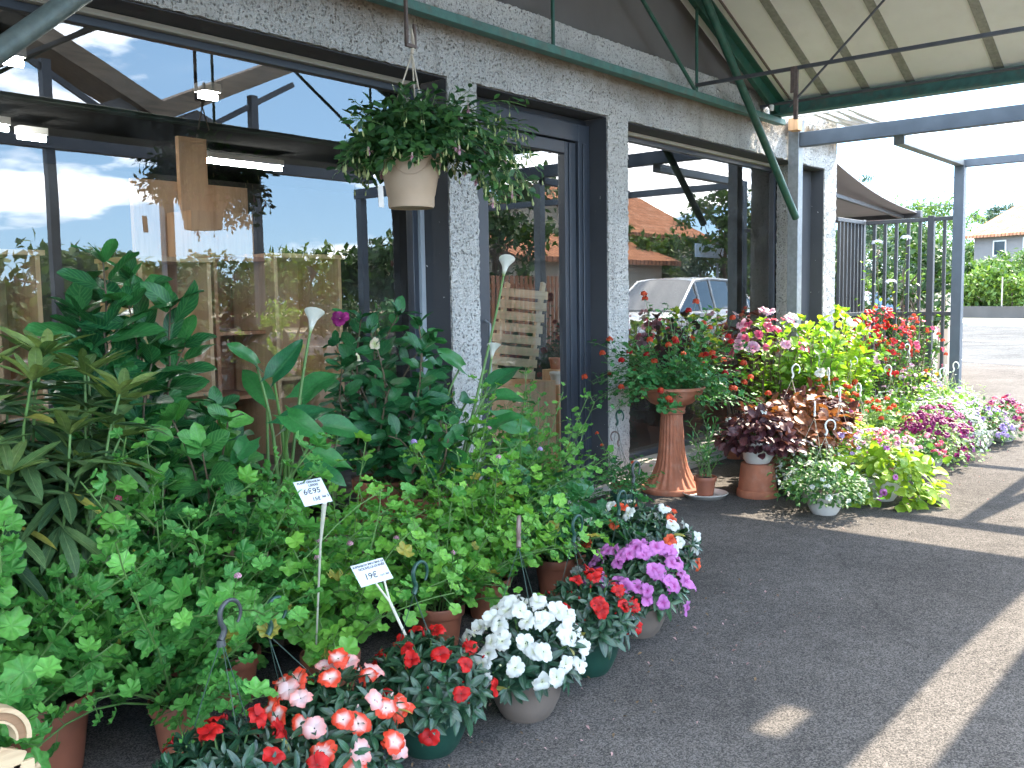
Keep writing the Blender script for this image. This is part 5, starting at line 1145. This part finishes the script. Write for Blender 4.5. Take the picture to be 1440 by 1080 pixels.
def house(label, c, rz, L, W, hw, hr, wallm, wins=(), over=.5):
    root=thing('tiled_house',label,'house',c,rz)
    mb=MB(); mb.box((-L/2,-W/2,0),(L/2,W/2,hw)); mb.add([(-L/2,-W/2,hw),(-L/2,W/2,hw),(-L/2,0,hw+hr*.97),(L/2,-W/2,hw),(L/2,W/2,hw),(L/2,0,hw+hr*.97)],[np.array([[0,2,1],[3,4,5]])]); mb.build('wall',wallm,root,smooth=False)
    rf=MB(); k=hr/(W/2)
    for s in (1,-1):
        A=[(-L/2-over,s*(W/2+over),hw-over*k),(L/2+over,s*(W/2+over),hw-over*k),(L/2+over,0,hw+hr),(-L/2-over,0,hw+hr)]; sl=math.hypot(W/2+over,hr+over*k)
        uv=[(0,0),(L+2*over,0),(L+2*over,sl),(0,sl)]; A2=[(x,y,z+.16) for x,y,z in A]; rf.add(A2+A,[np.array([[0,1,2,3],[7,6,5,4],[0,4,5,1],[1,5,6,2],[3,7,4,0]])],uv+uv)
    rf.build('roof',M['rooftile'],root,smooth=False)
    for (x,z,w,h,face) in wins:
        y=face*W/2; f=MB(); t_=.08
        f.box((x-w/2-t_,y-.03,z-t_),(x+w/2+t_,y+.03,z)); f.box((x-w/2-t_,y-.03,z+h),(x+w/2+t_,y+.03,z+h+t_)); f.box((x-w/2-t_,y-.03,z),(x-w/2,y+.03,z+h)); f.box((x+w/2,y-.03,z),(x+w/2+t_,y+.03,z+h)); fo=f.build('window',M['white'],root,smooth=False)
        g=MB(); g.box((x-w/2,y-.015,z),(x+w/2,y+.015,z+h)); g.build('pane',M['dkglass'],fo,smooth=False)
    return root
q=bp(1370,345,52); hc=q[:2]-RT*5.4+RN*4.5; house('grey house under a red tiled roof, across the road behind the bushes', (hc[0],hc[1],0), math.radians(65), 10.8,9,5.0,1.9,M['stucco'],((3.6,3.7,.75,.8,1),(1.2,3.2,1.5,1.4,1),(-2.4,3.2,1.,1.3,1)))
mb=MB(); gx=bp(1352,352,56); grg=thing('flat_garage','low pale garage with a flat roof beside the tiled house','garage',(gx[0]+.5,gx[1]+1.6,0),math.radians(-25)); mb.box((-2.5,-4,0),(2.5,4,3.0)); mb.build('wall',M['stucco'],grg,smooth=False); mb=MB(); mb.box((-2.8,-4.3,3.0),(2.8,4.3,3.35)); mb.build('roof',M['white'],grg,bev=.02)
def wire(a, b, sag, label, k):
    o=thing('power_line',label,'power line',tuple((a+b)/2),0,'overhead wires'); P=np.array([a*(1-q)+b*q-UP*sag*4*q*(1-q) for q in np.linspace(0,1,24)]); mb=MB(); mb.tube(P,.02,5,False); wb(mb,'power_line',M['fence'],o)
for k,(l,r_,lb) in enumerate((((1180,275),(1560,205),'highest overhead wire crossing behind the pergola post'),((1180,286),(1560,255),'middle overhead wire behind the pergola post'),((1180,295),(1560,268),'lowest overhead wire above the tiled roof'))):
    wire(bp(*l,34+k*1.), bp(*r_,34+k*1.), .12, lb, k)

# ================================================================== ACROSS THE FORECOURT (seen mirrored in the glass)
def refl(px, py, Yt, Yg=4.36):
    d = ray(px, py); return np.array([0,0,H])+np.array([d[0],0,d[2]])*((2*Yg-Yt)/d[1])+np.array([0,Yt,0])
def carpaint(name, col):
    t=NT(name); b=t.bsdf(col,.3,0,.5); b.inputs['Coat Weight'].default_value=.7; b.inputs['Coat Roughness'].default_value=.06; return t.done(b)
M['carw']=carpaint('white car paint',(.72,.72,.71)); M['carr']=carpaint('red car paint',(.42,.02,.025)); M['tyre']=plain('tyre rubber',(.02,.02,.02),.85,0,.2,20,.3,90); M['rim']=plain('alloy rim',(.4,.4,.42),.3,.8,.1,10,.05,60)
M['carglass']=m_glass('car glass',.30,(.05,.07,.08)); M['lamp']=plain('lamp glass',(.55,.57,.6),.15,0,.1,10,.0,20); M['tail']=plain('red lamp glass',(.35,.02,.02),.2,0,.1,10,.0,20)
def car(label, loc, rz, paint, L=4.2, Hh=1.62, wid=.88):
    root=thing('parked_car',label,'car',loc,rz,'cars parked on the forecourt'); k=L/4.2
    xs=np.array([-2.1,-2.02,-1.75,-1.2,-.4,.4,1.0,1.5,1.85,2.05,2.12])*k; w=wid*np.array([.72,.88,.96,1,1,1,1,.97,.92,.8,.6]); belt=np.array([.86,.93,.97,.98,.98,.97,.96,.90,.83,.74,.62])*Hh/1.62; bot=np.array([.42,.32,.26,.24,.24,.24,.24,.25,.28,.32,.42])
    rings=[]
    for x,ww,be,bo in zip(xs,w,belt,bot):
        h=[(0,bo),(ww*.8,bo),(ww*.97,bo+.12),(ww,bo+(be-bo)*.5),(ww*.985,be-.08),(ww*.93,be),(ww*.7,be+.03),(0,be+.055)]
        rings.append([(x,y,z) for y,z in h]+[(x,-y,z) for y,z in h[-2:0:-1]])
    n=len(rings[0]); V=np.array(rings).reshape(-1,3); f=[]
    for i in range(len(xs)-1):
        for j in range(n): f.append([i*n+j,i*n+(j+1)%n,(i+1)*n+(j+1)%n,(i+1)*n+j])
    mb=MB(); mb.add(V,[np.array(f),np.arange(n)[::-1],np.arange(n)+(len(xs)-1)*n]); body=mb.build('body',paint,root,sharp=50)
    cx=np.array([-2.0,-1.55,-.9,-.1,.45,1.15])*k; rz_=np.array([.98,1.38,1.6,1.62,1.57,1.0])*Hh/1.62; rw=np.array([.86,.74,.72,.72,.72,.84])*wid
    bz=np.interp(cx,xs,belt)+.02
    gl=MB(); rf=MB(); A=[]; 
    for s in (1,-1):
        V=[(x,s*wid*.92,b) for x,b in zip(cx,bz)]+[(x,s*r,max(z-.05,b+.01)) for x,r,z,b in zip(cx,rw,rz_,bz)]; q=np.arange(len(cx)-1); gl.add(V,np.stack([q,q+1,q+1+len(cx),q+len(cx)],1))
        for a in (1,2,3,4): rf.tube([(cx[a]+(.0 if a!=3 else 0),s*(wid*.92+.004),bz[a]-.02),(cx[a],s*(rw[a]+.006),rz_[a]-.04)],.035,6)
        rf.tube([(x,s*(r+.004),max(z-.045,b+.012)) for x,r,z,b in zip(cx,rw,rz_,bz)],.035,8)
    V=[(x,y*r,z-.0-.05*(abs(y)>.9)) for x,r,z in zip(cx,rw,rz_) for y in (-1,-.5,0,.5,1)]; gr=grid_faces(len(cx)-1,4)
    gl.add(V,gr[[i for i in range(len(gr)) if i//4 in (0,4)]]); rf.add(np.array(V)+np.array([0,0,.004]),gr[[i for i in range(len(gr)) if i//4 in (1,2,3)]])
    gl.build('window',M['carglass'],root,sharp=30); rf.build('roof',paint,root,sharp=40)
    for x in (-1.28*k,1.3*k):
        for s in (1,-1):
            c=np.array([x,s*(wid-.10),.32]); mb=MB(); a=np.linspace(0,2*PI,29); pr=[(.21,-.09),(.30,-.10),(.325,-.07),(.325,.07),(.30,.10),(.21,.09)]
            V=[(c[0]+r*math.cos(t),c[1]+y,c[2]+r*math.sin(t)) for r,y in pr for t in a]; mb.add(V,grid_faces(5,28)); wh=mb.build('wheel',M['tyre'],root)
            mb=MB(); V=[(c[0],c[1]+s*.07,c[2])]+[(c[0]+.215*math.cos(t),c[1]+s*.085,c[2]+.215*math.sin(t)) for t in a[:-1]]; i=np.arange(28); mb.add(V,np.stack([0*i,1+i,1+(i+1)%28],1)); mb.build('rim',M['rim'],wh,smooth=False)
    for s in (1,-1):
        mb=MB(); mb.box((1.80*k,s*.62-.16,.66),(2.09*k,s*.62+.16,.80)); mb.build('headlight',M['lamp'],root,bev=.03)
        mb=MB(); mb.box((-2.09*k,s*.68-.12,.72),(-1.95*k,s*.68+.12,.98)); mb.build('tail_light',M['tail'],root,bev=.03)
        mb=MB(); mb.box((.72*k,s*(wid+.09)-.09,1.0),(.88*k,s*(wid+.09)+.09,1.14)); mb.build('wing_mirror',paint,root,bev=.03)
    return root
a=refl(862,420,-2.2); b=refl(1022,420,-3.2); car('white car parked across the forecourt, mirrored in the far window',((a[0]+b[0])/2,-2.7,0),math.atan2(a[1]-b[1],a[0]-b[0]),M['carw'],abs(b[0]-a[0])*1.03,1.93,.95)
a=refl(1050,430,-5.5); car('red car mirrored in the far window to the right of the white one',(a[0]+2.4,-5.6,0),math.radians(172),M['carr'],4.2,1.7)
q=atY(1192,420,6.1); car('red car seen through the bars of the fence beyond the shop corner',(q[0]+.9,6.0,0),math.radians(188),M['carr'],4.1,1.55)
opc=thing('pitched_canopy','second pitched canopy across the forecourt, mirrored in the large window','canopy',(7.,-5.,0))
xv,zv=7.5,4.1
for sg in (1,-1):
    for (xa,za,xb,zb) in ((xv,zv,xv+sg*3.7,zv+1.7),):
        mb=MB(); v=[(xa,y,za+h) for y in (-3.9,-4.6) for h in (0,.28)]+[(xb,y,zb+h) for y in (-3.9,-4.6) for h in (0,.28)]; mb.add(v,np.array([[0,1,5,4],[2,6,7,3],[0,4,6,2],[1,3,7,5],[4,5,7,6],[0,2,3,1]])); wb(mb,'roof_slope',M['oldwood'],opc,smooth=False)
    mb=MB(); mb.box((xv+sg*1.6-.06,-4.1,0),(xv+sg*1.6+.06,-3.98,zv+.6)); wb(mb,'post',M['rail'],opc,smooth=False)
    mb=MB(); mb.bar((xv+sg*.1,-4.04,3.75),(xv+sg*2.4,-4.04,5.0),.05,.08); wb(mb,'diagonal',M['rail'],opc,smooth=False)
mb=MB(); mb.box((xv-7,-4.1,3.55),(xv+4,-3.95,3.8)); wb(mb,'chord_beam',M['rail'],opc,smooth=False)
mb=MB(); mb.add([(xv-1.9,-4.0,3.801),(xv+1.9,-4.0,3.801),(xv+.6,-4.0,4.35),(xv,-4.0,4.09),(xv-.6,-4.0,4.35),(xv-1.9,-4.03,3.801),(xv+1.9,-4.03,3.801),(xv+.6,-4.03,4.35),(xv,-4.03,4.09),(xv-.6,-4.03,4.35)],[np.array([[0,1,2,3,4],[9,8,7,6,5]])]); wb(mb,'infill_board',M['gable'],opc,smooth=False)
# tiled house, hedge, sign and trees opposite
a=refl(880,290,-14); b=refl(968,290,-14); house('long tiled house opposite the shop, mirrored in the far window',((a[0]+b[0])/2-1.5,-17.,0),0.,b[0]-a[0]+3,7.,4.3,1.9,M['stucco2'],((-2,1.,1.,1.2,1),(2.5,1.,1.,1.2,1)))
h2=refl(740,330,-9); house('small tiled outbuilding mirrored in the glass door',(h2[0]+3.5,-11.,0),0.,8.5,4.,2.75,.75,M['stucco2'],())
def boards(name,label,cat,x0,x1,y,z0,z1,w,gap,mat,vert=True):
    root=thing(name,label,cat,((x0+x1)/2,y,0)); mb=MB()
    for x in np.arange(x0,x1,w+gap): mb.box((x,y-.012,z0),(x+w,y+.012,z1+.0*U(-1,1)))
    wb(mb,'slats',mat,root,smooth=False); mb=MB()
    for z in (z0+.25,z1-.25): mb.box((x0,y-.05,z-.04),(x1,y-.014,z+.04))
    wb(mb,'rail',mat,root,smooth=False); return root
a=refl(690,330,-6.3); b=refl(800,330,-6.3); boards('slatted_fence','brown upright slat fence mirrored in the glass door','fence',a[0]-1,b[0]+1.5,-6.3,.05,2.05,.11,.07,M['plyd'])
pl=thing('wooden_pallet','pale slatted crate side leaning inside the shop, seen through the glass door','pallet',tuple(atY(735,520,5.05)*np.array([1,1,0])))
for i in range(8):
    q=i/7; a=atY(684+20*q,522-112*q,5.0+.12*q); b=atY(752+18*q,528-112*q,5.0+.12*q); mb=MB(); mb.bar(a,b,.014,.07); wb(mb,'slat',M['palewood'],pl,bev=.003)
for x0,x1 in ((692,714),(744,764)): mb=MB(); mb.bar(atY(x0,536,5.03),atY(x1,398,5.16),.05,.03,up=(0,1,0)); wb(mb,'bearer',M['palewood'],pl,bev=.003)
mb=MB(); q=atY(700,540,5.)[2]; mb.box((atY(675,500,5.)[0],4.93,.02),(atY(772,500,5.)[0],5.35,q-.02)); wb(mb,'stand_box',M['ply'],pl,bev=.004)
for (px,py,mk,sc_,lb) in ((783,540,'whitepot',.62,'small white pot inside the shop beside the leaning crate'),(806,520,'terra',.6,'small terracotta pot inside the shop behind the white one')):
    q=atY(px,py,5.1); t=thing('empty_pot',lb,'flower pot',(q[0],q[1] if mk=='whitepot' else 5.3,.0)); pot(t,'std',M[mk],sc_,q[2]); mb=MB(); mb.box((-.09,-.09,.02),(.09,.09,q[2]-.001)); mb.build('plinth',M['ply'],t,bev=.004)
sg=thing('blank_board','pale blue board on a post, mirrored in the far window','sign board',tuple(refl(1005,400,-7)*np.array([1,1,0])))
a=refl(978,342,-7); b=refl(1033,364,-7); mb=MB(); mb.box((a[0],-7.03,b[2]),(b[0],-6.97,a[2])); wb(mb,'board',plain('pale blue board',(.42,.52,.6),.5,0,.08,2,.05,20),sg,bev=.01); mb=MB(); mb.tube([((a[0]*.4+b[0]*.6),-7.08,0),((a[0]*.4+b[0]*.6),-7.08,a[2]+.1)],.05,8); wb(mb,'post',M['galv'],sg)
GT='trees and bushes opposite the shop'
for k,(x_,mt_,lb_) in enumerate(((4.4,'lf_tree','dark potted bush mirrored low at the left end of the large window'),(5.6,'lf_gerd','deep green bush mirrored behind the tallest shrub'),(6.8,'lf_tree','dark bush mirrored before the warm brown cabinet'),(8.0,'lf_yel','yellow green bush mirrored before the red brown cabinet'),(9.2,'lf_tree','dark bush mirrored before the pale planked cabinet'),(10.4,'lf_gerd','deep green bush mirrored behind the dark hibiscus'))):
    tree('display_bush',lb_,(x_,-2.3,0),1.5,(0,0,.8),(.68,.5,.72),mt_,1500,(.07,.13),clumps=40,group=GT,trunk=.03,cat='bush')  # row added and sized to block the sunlit asphalt's reflection in the window
for i,(px,py,Yt,hh,cr,mt,lb) in enumerate((
  (905,330,-10.5,4.3,(1.7,1.5,1.6),'lf_treel','light green bush before the mirrored tiled house'),(985,340,-11,4.,(2.8,1.6,1.5),'lf_pine','bluish conifer beside the mirrored tiled house'),
  (1060,350,-9,4.6,(1.,1.,2.0),'lf_treel','slim bright cypress mirrored behind the red car'),(1020,300,-7,5.2,(1.9,1.6,1.5),'lf_tree','leafy tree mirrored at the right of the far window'),(1095,330,-10,5.6,(2.2,2,2.4),'lf_tree','dark tree mirrored beside the galvanised post'),
  (690,330,-7.5,5.4,(1.6,1.6,2.2),'lf_tree','dark tree mirrored at the left edge of the glass door'),(745,300,-26,8.,(5,4,3.),'lf_treel','rounded tree mirrored above the outbuilding roof'),
  (560,372,-20,3.9,(3,2,1.3),'lf_tree','tree mirrored behind the hibiscus'),(470,376,-32,4.2,(5,3,1.3),'lf_treel','wide bush line mirrored above the cabinets'),(330,376,-36,4.,(5,3,1.2),'lf_tree','low trees mirrored in the middle of the large window'),
  (215,376,-34,3.4,(5,3,1.2),'lf_tree','trees mirrored behind the tallest shrub'),(130,374,-28,3.6,(2.4,2.4,1.4),'lf_treel','paler tree mirrored at the left of the large window'),(20,374,-24,3.3,(4,3,1.2),'lf_tree','trees mirrored at the left edge of the large window'))):
    q=refl(px,py,Yt); tree('mirrored_tree' if 0 else 'garden_tree',lb,(q[0],Yt,0),hh,(0,0,hh-cr[2]),cr,mt,2200,(.16,.3) if Yt>-15 else (.3,.55),clumps=46,group=GT,trunk=.12)

# ================================================================== LIGHT
sun = D.objects.new('sun', D.lights.new('sun','SUN')); COL.objects.link(sun); sun.data.energy=3.6; sun.data.angle=math.radians(.53); sun.data.color=(1.,.89,.73)
sun.rotation_euler = Vector(SUNDIR).to_track_quat('Z','Y').to_euler()
W = D.worlds.new('World'); SC.world = W; W.use_nodes = True; nt=W.node_tree; nt.nodes.clear()
def N(t,**k):
    n=nt.nodes.new('ShaderNode'+t)
    for a,b in k.items(): setattr(n,a,b)
    return n
sky=N('TexSky',sky_type='NISHITA',sun_disc=False); sky.sun_elevation=math.asin(SUNDIR[2]); sky.sun_rotation=math.atan2(SUNDIR[0],SUNDIR[1]); sky.air_density=1.; sky.dust_density=.1; sky.air_density=.9; sky.altitude=1500; sky.ozone_density=1.6
tc=N('TexCoord'); sp=N('SeparateXYZ'); nt.links.new(tc.outputs['Generated'],sp.inputs[0])
def mth(op,a,b=None,cl=False):
    n=N('Math',operation=op); n.use_clamp=cl
    for i,v in enumerate((a,b)):
        if v is None: continue
        if isinstance(v,(int,float)): n.inputs[i].default_value=v
        else: nt.links.new(v,n.inputs[i])
    return n.outputs[0]
den=mth('ADD',mth('MAXIMUM',sp.outputs[2],0.),.22); cx=mth('DIVIDE',sp.outputs[0],den); cy=mth('DIVIDE',sp.outputs[1],den)
cb=N('CombineXYZ'); nt.links.new(cx,cb.inputs[0]); nt.links.new(cy,cb.inputs[1]); cb.inputs[2].default_value=3.7
nz=N('TexNoise'); nz.inputs['Scale'].default_value=1.55; nz.inputs['Detail'].default_value=8; nz.inputs['Roughness'].default_value=.52; nt.links.new(cb.outputs[0],nz.inputs['Vector'])
cr=N('ValToRGB'); cr.color_ramp.elements[0].position=.52; cr.color_ramp.elements[1].position=.60; nt.links.new(nz.outputs[0],cr.inputs[0])
fade=mth('MULTIPLY',cr.outputs[0],mth('MULTIPLY',mth('ADD',sp.outputs[2],.0),14.,True))
nz2=N('TexNoise'); nz2.inputs['Scale'].default_value=4.; nz2.inputs['Detail'].default_value=6; nt.links.new(cb.outputs[0],nz2.inputs['Vector'])
cc=N('ValToRGB'); cc.color_ramp.elements[0].position=.35; cc.color_ramp.elements[0].color=(8.,8.6,9.5,1); cc.color_ramp.elements[1].position=.62; cc.color_ramp.elements[1].color=(17.,17.,17.,1); nt.links.new(nz2.outputs[0],cc.inputs[0])
tb=N('ValToRGB'); tb.color_ramp.elements[0].position=0.; tb.color_ramp.elements[0].color=(2.5,4.2,6.0,1); tb.color_ramp.elements[1].position=.5; tb.color_ramp.elements[1].color=(1.7,3.2,5.5,1); nt.links.new(sp.outputs[2],tb.inputs[0])
tm=N('Mix',data_type='RGBA'); tm.inputs[0].default_value=.8; nt.links.new(sky.outputs[0],tm.inputs[6]); nt.links.new(tb.outputs[0],tm.inputs[7])
mx=N('Mix',data_type='RGBA'); nt.links.new(fade,mx.inputs[0]); nt.links.new(tm.outputs[2],mx.inputs[6]); nt.links.new(cc.outputs[0],mx.inputs[7])
bg=N('Background'); bg.inputs[1].default_value=.15; nt.links.new(mx.outputs[2],bg.inputs[0]); ow=N('OutputWorld'); nt.links.new(bg.outputs[0],ow.inputs[0])
SC.view_settings.view_transform='Standard'; SC.view_settings.look='None'; SC.view_settings.gamma=1.; SC.view_settings.exposure=2.75
SC.view_settings.use_curve_mapping=False
SC.render.engine='CYCLES'; cy_=SC.cycles; cy_.use_denoising=True
try: cy_.denoiser='OPENIMAGEDENOISE'
except Exception: pass
cy_.max_bounces=7; cy_.transparent_max_bounces=12; cy_.diffuse_bounces=4; cy_.glossy_bounces=4; cy_.transmission_bounces=4; cy_.sample_clamp_indirect=6.; cy_.caustics_reflective=False; cy_.caustics_refractive=False
SC.render.resolution_x=1024; SC.render.resolution_y=768
